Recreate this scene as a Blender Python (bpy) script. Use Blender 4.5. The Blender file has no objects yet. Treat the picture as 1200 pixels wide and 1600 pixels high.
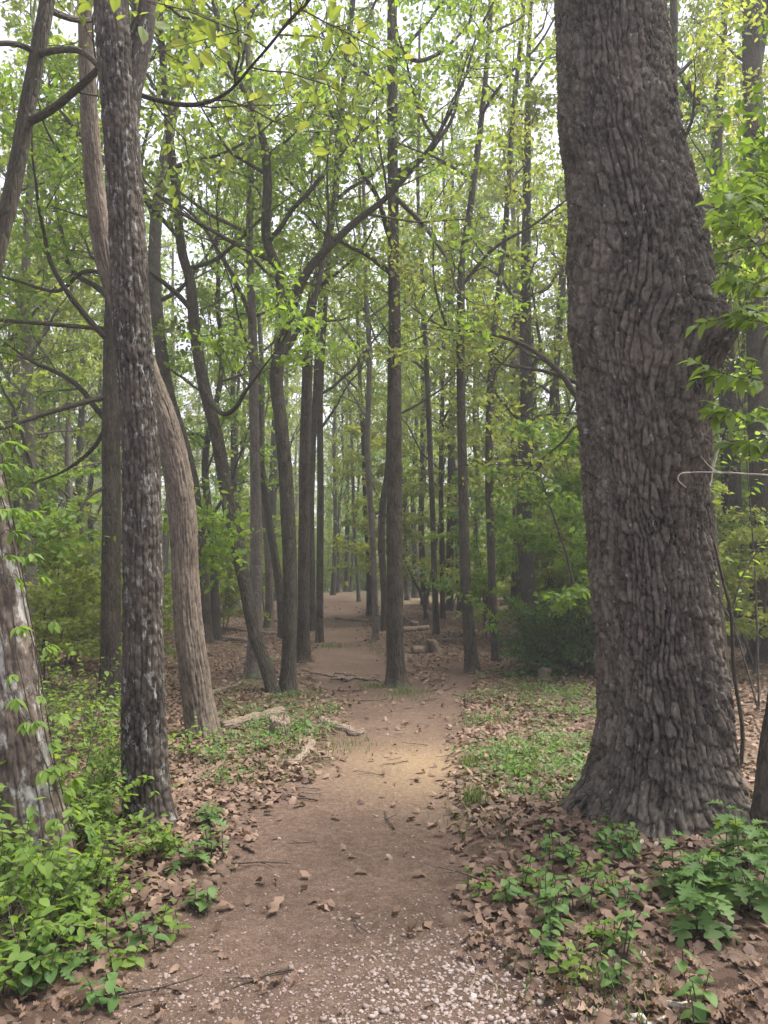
import bpy, math, random
import numpy as np
from mathutils import Matrix, Vector

# ------------------------------------------------------------------ camera, sky, sun, exposure
sc = bpy.context.scene
C = sc.collection
R = math.radians
CAM_H = 1.62
PITCH = math.atan(90.0 / 1200.0)
cam_d = bpy.data.cameras.new('camera')
cam_d.sensor_width = 36.0
cam_d.lens = 27.0
cam_d.clip_start = 0.05
cam_d.clip_end = 2000.0
cam = bpy.data.objects.new('camera', cam_d)
cam.location = (0, 0, CAM_H)
cam.rotation_euler = (math.pi / 2 + PITCH, 0, 0)
C.objects.link(cam)
sc.camera = cam

SUN_ELEV, SUN_AZ = 64.0, 75.0      # azimuth clockwise from +Y: high on the right, a little ahead
world = bpy.data.worlds.new('World')
sc.world = world
world.use_nodes = True
wn = world.node_tree
wn.nodes.clear()
sky = wn.nodes.new('ShaderNodeTexSky')
sky.sky_type = 'NISHITA'
sky.sun_disc = False
sky.sun_elevation = R(SUN_ELEV)
sky.sun_rotation = R(SUN_AZ)
sky.air_density = 1.0
sky.dust_density = 6.0
sky.ozone_density = 1.0
hs = wn.nodes.new('ShaderNodeHueSaturation')
hs.inputs['Saturation'].default_value = 0.22
mixw = wn.nodes.new('ShaderNodeMix')
mixw.data_type = 'RGBA'
mixw.inputs[0].default_value = 0.93
mixw.inputs[7].default_value = (3.0, 3.05, 3.75, 1)      # even cloud deck
bg = wn.nodes.new('ShaderNodeBackground')
bg.inputs['Strength'].default_value = 0.12
wo = wn.nodes.new('ShaderNodeOutputWorld')
wn.links.new(sky.outputs[0], hs.inputs['Color'])
wn.links.new(hs.outputs[0], mixw.inputs[6])
wn.links.new(mixw.outputs[2], bg.inputs['Color'])
wn.links.new(bg.outputs[0], wo.inputs['Surface'])

sun_d = bpy.data.lights.new('sun', 'SUN')
sun_d.energy = 5.0
sun_d.angle = R(38)
sun_d.color = (1.0, 0.95, 0.88)
sun = bpy.data.objects.new('sun', sun_d)
_sd = Vector((math.sin(R(SUN_AZ)) * math.cos(R(SUN_ELEV)), math.cos(R(SUN_AZ)) * math.cos(R(SUN_ELEV)), math.sin(R(SUN_ELEV))))
sun.rotation_euler = _sd.to_track_quat('Z', 'Y').to_euler()
sun.location = _sd * 50
C.objects.link(sun)

sc.view_settings.view_transform = 'Standard'
sc.view_settings.look = 'None'
sc.view_settings.gamma = 1.0
sc.view_settings.exposure = 1.8
sc.view_settings.use_curve_mapping = False
sc.cycles.use_denoising = True
sc.cycles.max_bounces = 6
sc.cycles.diffuse_bounces = 4
sc.cycles.transmission_bounces = 4
sc.cycles.caustics_reflective = False
sc.cycles.caustics_refractive = False

# ------------------------------------------------------------------ small maths
def rng_(seed):
    return np.random.default_rng(seed)

def hash2(ix, iy, k=0):
    ix = ix.astype(np.int64); iy = iy.astype(np.int64)
    n = (ix * 374761393 + iy * 668265263 + k * 974634277) & 0xffffffff
    n = ((n ^ (n >> 13)) * 1274126177) & 0xffffffff
    n = ((n ^ (n >> 16)) * 2246822519) & 0xffffffff
    n = n ^ (n >> 15)
    return n.astype(np.float64) / 4294967296.0

def vnoise(x, y, k=0, perx=None):
    x = np.asarray(x, float); y = np.asarray(y, float)
    ix = np.floor(x); iy = np.floor(y)
    fx = x - ix; fy = y - iy
    fx = fx * fx * (3 - 2 * fx); fy = fy * fy * (3 - 2 * fy)
    ix1 = ix + 1
    if perx:
        ix = np.mod(ix, perx); ix1 = np.mod(ix1, perx)
    a = hash2(ix, iy, k); b = hash2(ix1, iy, k); c = hash2(ix, iy + 1, k); d = hash2(ix1, iy + 1, k)
    return (a * (1 - fx) + b * fx) * (1 - fy) + (c * (1 - fx) + d * fx) * fy

def fbm(x, y, k=0, oct=4, perx=None):
    s = 0; a = 0.5; t = 0
    for o in range(oct):
        s = s + a * vnoise(x, y, k + o * 17, perx); t += a
        x = np.asarray(x) * 2; y = np.asarray(y) * 2; a *= 0.5
        if perx: perx *= 2
    return s / t

def sstep(a, b, x):
    t = np.clip((np.asarray(x, float) - a) / (b - a), 0, 1)
    return t * t * (3 - 2 * t)

def voronoi(u, v, per, k=0, jit=0.85):
    iu = np.floor(u); iv = np.floor(v)
    f1 = np.full(u.shape, 9.0); f2 = np.full(u.shape, 9.0); cid = np.zeros(u.shape)
    for du in (-1, 0, 1):
        for dv in (-1, 0, 1):
            cu = iu + du; cv = iv + dv
            pu = np.mod(cu, per)
            px = cu + 0.5 + jit * (hash2(pu, cv, k) - 0.5); py = cv + 0.5 + jit * (hash2(pu, cv, k + 5) - 0.5)
            d = np.sqrt((px - u) ** 2 + (py - v) ** 2)
            h = hash2(pu, cv, k + 9)
            near = d < f1
            f2 = np.where(near, f1, np.minimum(f2, d))
            cid = np.where(near, h, cid)
            f1 = np.where(near, d, f1)
    return f1, f2, cid

# ------------------------------------------------------------------ terrain and path
def pxray(px, py):
    xc = (px - 600.0) / 1200.0; yc = (800.0 - py) / 1200.0
    ct, st = math.cos(PITCH), math.sin(PITCH)
    return np.array([xc, ct - yc * st, st + yc * ct])

def at(px, py, Y):
    d = pxray(px, py)
    t = Y / d[1]
    return np.array([d[0] * t, Y, CAM_H + d[2] * t])

def base_h(x, y):
    x = np.asarray(x, float); y = np.asarray(y, float)
    h = 0.48 * sstep(12, 33, y) - 0.9 * sstep(36, 80, y)
    h = h + 0.10 * (vnoise(x * 0.22 + 31, y * 0.22 + 7, 3) - 0.5) * sstep(3, 10, np.hypot(x, y))
    h = h + 0.05 * (vnoise(x * 0.8, y * 0.8, 4) - 0.5)
    return h

def ground_pt(px, py):
    d = pxray(px, py)
    t = 3.0
    for _ in range(60):
        p = d * t
        g = float(base_h(p[0], p[1]))
        tn = (g - CAM_H) / d[2] if d[2] < -1e-4 else 60
        t = 0.5 * t + 0.5 * min(max(tn, 1), 70)
    p = d * t
    return np.array([p[0], p[1], float(height(p[0], p[1]))])

PATH_PX = [(470, 1900, 1150), (490, 1600, 740), (515, 1400, 480), (545, 1285, 380), (600, 1200, 260), (628, 1150, 210), (640, 1110, 200),
           (605, 1078, 190), (552, 1045, 130), (532, 1005, 86), (530, 965, 66), (532, 940, 58), (534, 928, 54)]
def _pp(px, py, w):
    d = pxray(px, py); t = 3.0
    for _ in range(60):
        p = d * t
        t = 0.5 * t + 0.5 * min(max((float(base_h(p[0], p[1])) - CAM_H) / d[2], 0.5), 60)
    return (d[0] * t, d[1] * t, w / 2400.0 * t)
PATH = [(-0.35, -6.0, 1.2)] + [_pp(*q) for q in PATH_PX]
SIDE = [_pp(*q) for q in [(660, 1110, 120), (705, 1085, 70), (720, 1060, 50), (715, 1035, 40)]]

def seg_mask(x, y, pl):
    best = np.full(np.shape(x), -9.0)
    for (x0, y0, w0), (x1, y1, w1) in zip(pl[:-1], pl[1:]):
        dx, dy = x1 - x0, y1 - y0
        t = np.clip(((x - x0) * dx + (y - y0) * dy) / (dx * dx + dy * dy), 0, 1)
        d = np.hypot(x - (x0 + t * dx), y - (y0 + t * dy))
        best = np.maximum(best, 1 - d / (w0 + t * (w1 - w0)))
    return best      # 1 on the centre line, 0 on the edge, negative outside

def path_mask(x, y):
    x = np.asarray(x, float); y = np.asarray(y, float)
    n = (fbm(x * 1.3, y * 1.3, 40, 3) - 0.5) * 0.5 + (fbm(x * 5, y * 5, 47, 2) - 0.5) * 0.3
    m = np.maximum(seg_mask(x, y, PATH), seg_mask(x, y, SIDE) * 0.7 - 0.1) + n
    return sstep(-0.2, 0.3, m)

def height(x, y):
    pm = path_mask(x, y)
    near = 1 - sstep(9, 20, y)
    return base_h(x, y) - 0.05 * pm * near + near * 0.018 * (1 - pm) * (fbm(np.asarray(x) * 3.0, np.asarray(y) * 3.0, 61, 3) - 0.5) * 2

# ------------------------------------------------------------------ mesh helpers
class Geo:
    def __init__(self):
        self.V = []; self.Q = []; self.T = []; self.A = {}; self.n = 0
    def add(self, V, Q=None, T=None, **attrs):
        V = np.asarray(V, float)
        if Q is not None and len(Q): self.Q.append(np.asarray(Q, np.int64) + self.n)
        if T is not None and len(T): self.T.append(np.asarray(T, np.int64) + self.n)
        self.V.append(V); self.n += len(V)
        for k, a in attrs.items(): self.A.setdefault(k, []).append(np.asarray(a, float))
    def mesh(self, name, mat, smooth=True):
        me = bpy.data.meshes.new(name)
        if not self.V: return me
        V = np.concatenate(self.V)
        Q = np.concatenate(self.Q) if self.Q else np.zeros((0, 4), np.int64)
        T = np.concatenate(self.T) if self.T else np.zeros((0, 3), np.int64)
        me.vertices.add(len(V)); me.vertices.foreach_set('co', V.astype(np.float32).ravel())
        loops = np.concatenate([Q.ravel(), T.ravel()]).astype(np.int32)
        me.loops.add(len(loops)); me.loops.foreach_set('vertex_index', loops)
        nf = len(Q) + len(T)
        me.polygons.add(nf)
        st = np.concatenate([np.arange(len(Q)) * 4, len(Q) * 4 + np.arange(len(T)) * 3]).astype(np.int32)
        me.polygons.foreach_set('loop_start', st)
        me.polygons.foreach_set('use_smooth', np.full(nf, smooth, dtype=bool))
        for k, al in self.A.items():
            a = np.concatenate(al)
            if a.ndim == 1:
                at_ = me.attributes.new(k, 'FLOAT', 'POINT'); at_.data.foreach_set('value', a.astype(np.float32))
            else:
                at_ = me.attributes.new(k, 'FLOAT_VECTOR', 'POINT'); at_.data.foreach_set('vector', a.astype(np.float32).ravel())
        me.update(calc_edges=True)
        me.validate(clean_customdata=False)
        if mat: me.materials.append(mat)
        return me

def obj(name, me, parent=None, loc=None):
    o = bpy.data.objects.new(name, me)
    C.objects.link(o)
    if parent is not None: o.parent = parent
    if loc is not None: o.location = loc
    return o

def tag(o, label=None, cat=None, group=None, kind=None):
    if label: o['label'] = label
    if cat: o['category'] = cat
    if group: o['group'] = group
    if kind: o['kind'] = kind
    return o

def thing(name, loc, label, cat, group=None, rz=0.0):
    o = bpy.data.objects.new(name, None)
    o.empty_display_size = 0.1
    C.objects.link(o)
    o.location = loc; o.rotation_euler = (0, 0, rz)
    return tag(o, label, cat, group)

def catmull(P, n_per):
    P = np.asarray(P, float)
    if len(P) == 2:
        t = np.linspace(0, 1, n_per + 1)[:, None]
        return P[0] * (1 - t) + P[1] * t
    E = np.vstack([2 * P[0] - P[1], P, 2 * P[-1] - P[-2]])
    out = []
    for i in range(1, len(E) - 2):
        t = np.linspace(0, 1, n_per, endpoint=False)[:, None]
        a, b, c, d = E[i - 1], E[i], E[i + 1], E[i + 2]
        out.append(0.5 * ((2 * b) + (c - a) * t + (2 * a - 5 * b + 4 * c - d) * t ** 2 + (3 * b - a - 3 * c + d) * t ** 3))
    out.append(P[-1:])
    return np.vstack(out)

def tube(P, rad, ns=6, geo=None, cap=False):
    """swept tube with parallel transport, adds bco = straightened bark coordinate"""
    P = np.asarray(P, float); n = len(P)
    rad = np.broadcast_to(np.asarray(rad, float), (n,))
    T = np.gradient(P, axis=0); T /= np.linalg.norm(T, axis=1)[:, None] + 1e-9
    ref = np.array([1.0, 0, 0]) if abs(T[0][0]) < 0.8 else np.array([0, 1.0, 0])
    N = np.zeros_like(P)
    nv = np.cross(T[0], ref); nv /= np.linalg.norm(nv)
    for i in range(n):
        nv = nv - T[i] * nv.dot(T[i]); nv /= np.linalg.norm(nv) + 1e-9
        N[i] = nv
    B = np.cross(T, N)
    th = np.arange(ns) * 2 * math.pi / ns
    ring = np.cos(th)[None, :, None] * N[:, None, :] + np.sin(th)[None, :, None] * B[:, None, :]
    V = (P[:, None, :] + ring * rad[:, None, None]).reshape(-1, 3)
    L = np.concatenate([[0], np.cumsum(np.linalg.norm(np.diff(P, axis=0), axis=1))])
    bco = np.stack([np.broadcast_to(np.cos(th) * rad[0], (n, ns)), np.broadcast_to(np.sin(th) * rad[0], (n, ns)), np.repeat(L[:, None], ns, 1)], 2).reshape(-1, 3)
    i = np.arange(n - 1)[:, None] * ns; j = np.arange(ns)[None, :]; j2 = (j + 1) % ns
    Q = np.stack([i + j, i + j2, i + ns + j2, i + ns + j], 2).reshape(-1, 4)
    Tt = None
    if cap:
        V = np.vstack([V, P[0], P[-1]]); bco = np.vstack([bco, [0, 0, 0], [0, 0, L[-1]]])
        k0 = n * ns; k1 = k0 + 1
        Tt = [(k0, (q + 1) % ns, q) for q in range(ns)] + [(k1, (n - 1) * ns + q, (n - 1) * ns + (q + 1) % ns) for q in range(ns)]
    if geo is None: geo = Geo()
    geo.add(V, Q, Tt, bco=bco, cell=np.full(len(V), 0.5))
    return geo

def scatter(geo, tv, tf, Ms, ts, rnd):
    """join N transformed copies of a small template; tf of quads or tris"""
    tv = np.asarray(tv, float); tf = np.asarray(tf)
    N = len(ts); m = len(tv)
    V = np.einsum('nij,mj->nmi', Ms, tv) + ts[:, None, :]
    F = (tf[None] + (np.arange(N) * m)[:, None, None]).reshape(-1, tf.shape[1])
    kw = dict(rnd=np.repeat(rnd, m))
    if tf.shape[1] == 4: geo.add(V.reshape(-1, 3), F, None, **kw)
    else: geo.add(V.reshape(-1, 3), None, F, **kw)

def rotmats(yaw, pitch, roll):
    cy, sy, cp, sp, cr, sr = np.cos(yaw), np.sin(yaw), np.cos(pitch), np.sin(pitch), np.cos(roll), np.sin(roll)
    z = np.zeros_like(cy); o = np.ones_like(cy)
    Rz = np.stack([np.stack([cy, -sy, z], -1), np.stack([sy, cy, z], -1), np.stack([z, z, o], -1)], -2)
    Ry = np.stack([np.stack([cp, z, sp], -1), np.stack([z, o, z], -1), np.stack([-sp, z, cp], -1)], -2)
    Rx = np.stack([np.stack([o, z, z], -1), np.stack([z, cr, -sr], -1), np.stack([z, sr, cr], -1)], -2)
    return Rz @ Ry @ Rx

# ------------------------------------------------------------------ materials
def newmat(name):
    m = bpy.data.materials.new(name); m.use_nodes = True
    nt = m.node_tree; nt.nodes.clear()
    out = nt.nodes.new('ShaderNodeOutputMaterial')
    return m, nt, out

def N(nt, t, **kw):
    n = nt.nodes.new(t)
    for k, v in kw.items(): setattr(n, k, v)
    return n

def ramp(nt, stops):
    r = nt.nodes.new('ShaderNodeValToRGB')
    e = r.color_ramp.elements
    while len(e) < len(stops): e.new(0.5)
    for i, (p, c) in enumerate(stops):
        e[i].position = p; e[i].color = (*c, 1)
    return r

def mixc(nt, fac, a, b, blend='MIX'):
    m = nt.nodes.new('ShaderNodeMix'); m.data_type = 'RGBA'; m.blend_type = blend
    for s, v in ((0, fac), (6, a), (7, b)):
        if hasattr(v, 'links'): nt.links.new(v, m.inputs[s])
        elif isinstance(v, (tuple, list)): m.inputs[s].default_value = (*v, 1)
        else: m.inputs[s].default_value = v
    return m.outputs[2]

def leaf_mat(name, c0, c1, c2, trans=0.5, rough=0.55):
    m, nt, out = newmat(name)
    a = N(nt, 'ShaderNodeAttribute', attribute_name='rnd')
    oi = N(nt, 'ShaderNodeObjectInfo')
    ad = N(nt, 'ShaderNodeMath', operation='MULTIPLY_ADD'); ad.inputs[1].default_value = 0.3; nt.links.new(oi.outputs['Random'], ad.inputs[0])
    sc_ = N(nt, 'ShaderNodeMath', operation='MULTIPLY'); sc_.inputs[1].default_value = 0.7; nt.links.new(a.outputs['Fac'], sc_.inputs[0])
    nt.links.new(sc_.outputs[0], ad.inputs[2])
    r = ramp(nt, [(0.0, c0), (0.5, c1), (1.0, c2)])
    nt.links.new(ad.outputs[0], r.inputs[0])
    d = N(nt, 'ShaderNodeBsdfPrincipled')
    d.inputs['Roughness'].default_value = rough
    d.inputs['Specular IOR Level'].default_value = 0.3
    nt.links.new(r.outputs[0], d.inputs['Base Color'])
    t = N(nt, 'ShaderNodeBsdfTranslucent')
    br = mixc(nt, 1.0, r.outputs[0], (1.9, 1.75, 0.85), 'MULTIPLY')
    nt.links.new(br, t.inputs['Color'])
    ms = N(nt, 'ShaderNodeMixShader'); ms.inputs[0].default_value = trans
    nt.links.new(d.outputs[0], ms.inputs[1]); nt.links.new(t.outputs[0], ms.inputs[2])
    nt.links.new(ms.outputs[0], out.inputs['Surface'])
    return m

LEAF_MID = leaf_mat('leaf_mid_green', (0.078, 0.128, 0.028), (0.128, 0.19, 0.042), (0.185, 0.24, 0.065), 0.5)
LEAF_YEL = leaf_mat('leaf_young_yellow_green', (0.11, 0.155, 0.036), (0.168, 0.222, 0.052), (0.24, 0.255, 0.085), 0.5)
LEAF_FRESH = leaf_mat('leaf_fresh_green', (0.075, 0.14, 0.024), (0.125, 0.21, 0.036), (0.18, 0.265, 0.055), 0.5)
LEAF_HERB = leaf_mat('leaf_herb_green', (0.055, 0.115, 0.032), (0.085, 0.165, 0.045), (0.13, 0.21, 0.06), 0.4)
LEAF_DARK = leaf_mat('leaf_evergreen', (0.03, 0.066, 0.02), (0.045, 0.092, 0.026), (0.075, 0.13, 0.036), 0.3)
GRASS = leaf_mat('grass_green', (0.06, 0.105, 0.03), (0.09, 0.145, 0.04), (0.15, 0.18, 0.07), 0.35)
LITTER = leaf_mat('dry_leaf_brown', (0.06, 0.038, 0.028), (0.155, 0.099, 0.07), (0.33, 0.23, 0.17), 0.12, 0.7)

def bark_mat(name, c0, c1, lichen=0.0, lich_col=(0.36, 0.36, 0.32), moss=0.0, scale=1.0, bump=0.6, lich_scale=5.0):
    m, nt, out = newmat(name)
    a = N(nt, 'ShaderNodeAttribute', attribute_name='bco')
    cell = N(nt, 'ShaderNodeAttribute', attribute_name='cell')
    mp = N(nt, 'ShaderNodeMapping'); mp.inputs['Scale'].default_value = (26 * scale, 26 * scale, 7 * scale)
    nt.links.new(a.outputs['Vector'], mp.inputs[0])
    vo = N(nt, 'ShaderNodeTexVoronoi', feature='DISTANCE_TO_EDGE'); vo.inputs['Scale'].default_value = 1.0
    nw = N(nt, 'ShaderNodeTexNoise'); nw.inputs['Scale'].default_value = 0.7; nw.inputs['Detail'].default_value = 3
    nt.links.new(mp.outputs[0], nw.inputs['Vector'])
    wv = mixc(nt, 0.35, mp.outputs[0], nw.outputs['Color'], 'ADD')
    nt.links.new(wv, vo.inputs['Vector'])
    vr = ramp(nt, [(0.0, (0, 0, 0)), (0.22, (1, 1, 1))])
    nt.links.new(vo.outputs[0], vr.inputs[0])
    nf = N(nt, 'ShaderNodeTexNoise'); nf.inputs['Scale'].default_value = 60 ; nf.inputs['Detail'].default_value = 5; nf.inputs['Roughness'].default_value = 0.72
    mp2 = N(nt, 'ShaderNodeMapping'); mp2.inputs['Scale'].default_value = (1, 1, 0.4)
    nt.links.new(a.outputs['Vector'], mp2.inputs[0]); nt.links.new(mp2.outputs[0], nf.inputs['Vector'])
    nl = N(nt, 'ShaderNodeTexNoise'); nl.inputs['Scale'].default_value = 2.2; nl.inputs['Detail'].default_value = 4
    nt.links.new(a.outputs['Vector'], nl.inputs['Vector'])
    # plate-to-plate tone + grain + large mottling
    f1 = N(nt, 'ShaderNodeMath', operation='MULTIPLY_ADD'); f1.inputs[1].default_value = 0.45
    nt.links.new(cell.outputs['Fac'], f1.inputs[0])
    f2 = N(nt, 'ShaderNodeMath', operation='MULTIPLY_ADD'); f2.inputs[1].default_value = 1.7; f2.inputs[2].default_value = -0.75
    nt.links.new(nf.outputs['Fac'], f2.inputs[0]); nt.links.new(f2.outputs[0], f1.inputs[2])
    f3 = N(nt, 'ShaderNodeMath', operation='MULTIPLY_ADD'); f3.inputs[1].default_value = 0.7; 
    nt.links.new(nl.outputs['Fac'], f3.inputs[0])
    f4 = N(nt, 'ShaderNodeMath', operation='ADD'); f4.inputs[1].default_value = -0.2; nt.links.new(f1.outputs[0], f4.inputs[0])
    nt.links.new(f4.outputs[0], f3.inputs[2])
    col = ramp(nt, [(0.1, c0), (0.85, c1)])
    nt.links.new(f3.outputs[0], col.inputs[0])
    c = col.outputs[0]
    if moss > 0:
        nm = N(nt, 'ShaderNodeTexNoise'); nm.inputs['Scale'].default_value = 1.6; nm.inputs['Detail'].default_value = 6; nm.inputs['Roughness'].default_value = 0.7
        nt.links.new(a.outputs['Vector'], nm.inputs['Vector'])
        rm = ramp(nt, [(0.62 - moss * 0.2, (0, 0, 0)), (0.8 - moss * 0.2, (0.75, 0.75, 0.75))])
        nt.links.new(nm.outputs['Fac'], rm.inputs[0])
        c = mixc(nt, rm.outputs[0], c, (0.06, 0.075, 0.04))
    if lichen > 0:
        nk = N(nt, 'ShaderNodeTexNoise'); nk.inputs['Scale'].default_value = lich_scale; nk.inputs['Detail'].default_value = 7; nk.inputs['Roughness'].default_value = 0.72
        mp3 = N(nt, 'ShaderNodeMapping'); mp3.inputs['Scale'].default_value = (1.6, 1.6, 0.7); mp3.inputs['Location'].default_value = (3.1, 1.7, 0.3)
        nt.links.new(a.outputs['Vector'], mp3.inputs[0]); nt.links.new(mp3.outputs[0], nk.inputs['Vector'])
        rk = ramp(nt, [(0.70 - 0.22 * lichen, (0, 0, 0)), (0.75 - 0.22 * lichen, (0.85, 0.85, 0.85))])
        nt.links.new(nk.outputs['Fac'], rk.inputs[0])
        c = mixc(nt, rk.outputs[0], c, lich_col)
    p = N(nt, 'ShaderNodeBsdfPrincipled'); p.inputs['Roughness'].default_value = 0.9; p.inputs['Specular IOR Level'].default_value = 0.15
    nt.links.new(c, p.inputs['Base Color'])
    hsum = N(nt, 'ShaderNodeMath', operation='MULTIPLY_ADD'); hsum.inputs[1].default_value = 0.35
    nt.links.new(nf.outputs['Fac'], hsum.inputs[0])
    if bump > 0.5: nt.links.new(vr.outputs[0], hsum.inputs[2])
    b = N(nt, 'ShaderNodeBump'); b.inputs['Strength'].default_value = 0.9; b.inputs['Distance'].default_value = 0.012 if bump > 0.5 else 0.010
    nt.links.new(hsum.outputs[0], b.inputs['Height']); nt.links.new(b.outputs[0], p.inputs['Normal'])
    nt.links.new(p.outputs[0], out.inputs['Surface'])
    return m

BARK_OAK = bark_mat('bark_old_oak', (0.013, 0.011, 0.009), (0.155, 0.131, 0.106), 0.42, (0.26, 0.25, 0.225), 0, 1, 0.2, 24.0)
BARK_SHAG = bark_mat('bark_dark_plated', (0.013, 0.011, 0.009), (0.115, 0.096, 0.079), 0.62, (0.27, 0.265, 0.245), 0, 1, 0.2, 14.0)
BARK_PALE = bark_mat('bark_pale_brown', (0.045, 0.035, 0.027), (0.20, 0.16, 0.124), 0, moss=0, bump=0.2)
BARK_LICH = bark_mat('bark_lichen_crusted', (0.065, 0.05, 0.04), (0.2, 0.16, 0.13), 0.78, (0.36, 0.35, 0.32), 0.3, 1, 0.2, 7.0)
BARK_GREY = bark_mat('bark_grey', (0.032, 0.028, 0.02), (0.105, 0.092, 0.07), 0.25, (0.24, 0.25, 0.22), 0.1)
BARK_BROWN = bark_mat('bark_brown', (0.026, 0.021, 0.015), (0.095, 0.078, 0.058), 0, moss=0.3)
BARK_MOSS = bark_mat('bark_mossy', (0.034, 0.029, 0.022), (0.1, 0.084, 0.064), 0.2, (0.2, 0.22, 0.18), 0.5)
BARK_LIGHT = bark_mat('bark_light_grey', (0.085, 0.073, 0.06), (0.19, 0.165, 0.138), 0, moss=0.1)
TWIG = bark_mat('twig_bark', (0.055, 0.045, 0.038), (0.13, 0.11, 0.09), 0)
DEADWOOD = bark_mat('dead_wood', (0.10, 0.075, 0.055), (0.27, 0.21, 0.165), 0.3, (0.4, 0.38, 0.33), 0.25)
PALEWOOD = bark_mat('bleached_wood', (0.36, 0.31, 0.26), (0.55, 0.49, 0.42), 0)

def ground_mat():
    m, nt, out = newmat('forest_floor')
    pm = N(nt, 'ShaderNodeAttribute', attribute_name='pathmask')
    sand = N(nt, 'ShaderNodeAttribute', attribute_name='sand')
    co = N(nt, 'ShaderNodeTexCoord')
    def noise(s, d=5, r=0.6):
        n = N(nt, 'ShaderNodeTexNoise'); n.inputs['Scale'].default_value = s; n.inputs['Detail'].default_value = d; n.inputs['Roughness'].default_value = r
        nt.links.new(co.outputs['Object'], n.inputs['Vector']); return n
    n1 = noise(1.1, 6); n2 = noise(22, 6, 0.7); n3 = noise(90, 3)
    soil = ramp(nt, [(0.25, (0.085, 0.058, 0.044)), (0.5, (0.14, 0.099, 0.077)), (0.75, (0.21, 0.15, 0.119))]); nt.links.new(n2.outputs['Fac'], soil.inputs[0])
    big = ramp(nt, [(0.35, (0.78, 0.76, 0.74)), (0.68, (1.12, 1.1, 1.08))]); nt.links.new(n1.outputs['Fac'], big.inputs[0])
    sp = ramp(nt, [(0.3, (0.72, 0.7, 0.68)), (0.5, (1, 1, 1)), (0.72, (1.35, 1.33, 1.3))]); nt.links.new(n3.outputs['Fac'], sp.inputs[0])
    soil1 = mixc(nt, 1.0, soil.outputs[0], big.outputs[0], 'MULTIPLY')
    soil2 = mixc(nt, 1.0, soil1, sp.outputs[0], 'MULTIPLY')
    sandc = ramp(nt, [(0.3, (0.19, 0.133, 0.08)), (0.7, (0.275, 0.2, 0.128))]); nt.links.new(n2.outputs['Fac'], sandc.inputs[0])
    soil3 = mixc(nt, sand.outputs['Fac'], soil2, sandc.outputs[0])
    # leaf-litter ground: flat chips of brown
    vo = N(nt, 'ShaderNodeTexVoronoi'); vo.inputs['Scale'].default_value = 16
    wv = mixc(nt, 0.12, co.outputs['Object'], n2.outputs['Color'], 'ADD'); nt.links.new(wv, vo.inputs['Vector'])
    sep = N(nt, 'ShaderNodeSeparateColor'); nt.links.new(vo.outputs['Color'], sep.inputs[0])
    lit = ramp(nt, [(0.0, (0.055, 0.037, 0.028)), (0.5, (0.1, 0.067, 0.05)), (0.85, (0.16, 0.112, 0.084)), (1.0, (0.24, 0.172, 0.135))]); nt.links.new(sep.outputs[0], lit.inputs[0])
    lit2 = mixc(nt, 1.0, lit.outputs[0], big.outputs[0], 'MULTIPLY')
    gm = N(nt, 'ShaderNodeAttribute', attribute_name='green')
    gn = ramp(nt, [(0.42, (0, 0, 0)), (0.6, (1, 1, 1))]); nt.links.new(n2.outputs['Fac'], gn.inputs[0])
    gf = N(nt, 'ShaderNodeMath', operation='MULTIPLY'); nt.links.new(gm.outputs['Fac'], gf.inputs[0]); nt.links.new(gn.outputs[0], gf.inputs[1])
    lit3 = mixc(nt, gf.outputs[0], lit2, (0.075, 0.115, 0.035))
    # ragged edge
    e = N(nt, 'ShaderNodeMath', operation='MULTIPLY_ADD'); e.inputs[1].default_value = 0.9; e.inputs[2].default_value = -0.45
    nt.links.new(n2.outputs['Fac'], e.inputs[0])
    e2 = N(nt, 'ShaderNodeMath', operation='ADD'); nt.links.new(e.outputs[0], e2.inputs[0]); nt.links.new(pm.outputs['Fac'], e2.inputs[1])
    er = ramp(nt, [(0.25, (0, 0, 0)), (0.75, (1, 1, 1))]); nt.links.new(e2.outputs[0], er.inputs[0])
    c = mixc(nt, er.outputs[0], lit3, soil3)
    p = N(nt, 'ShaderNodeBsdfPrincipled'); p.inputs['Roughness'].default_value = 0.95; p.inputs['Specular IOR Level'].default_value = 0.1
    nt.links.new(c, p.inputs['Base Color'])
    hs_ = N(nt, 'ShaderNodeMath', operation='MULTIPLY_ADD'); hs_.inputs[1].default_value = 0.3
    nt.links.new(n3.outputs['Fac'], hs_.inputs[0]); nt.links.new(n2.outputs['Fac'], hs_.inputs[2])
    b = N(nt, 'ShaderNodeBump'); b.inputs['Strength'].default_value = 0.8; b.inputs['Distance'].default_value = 0.06
    nt.links.new(hs_.outputs[0], b.inputs['Height']); nt.links.new(b.outputs[0], p.inputs['Normal'])
    nt.links.new(p.outputs[0], out.inputs['Surface'])
    return m
GROUND = ground_mat()

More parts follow.
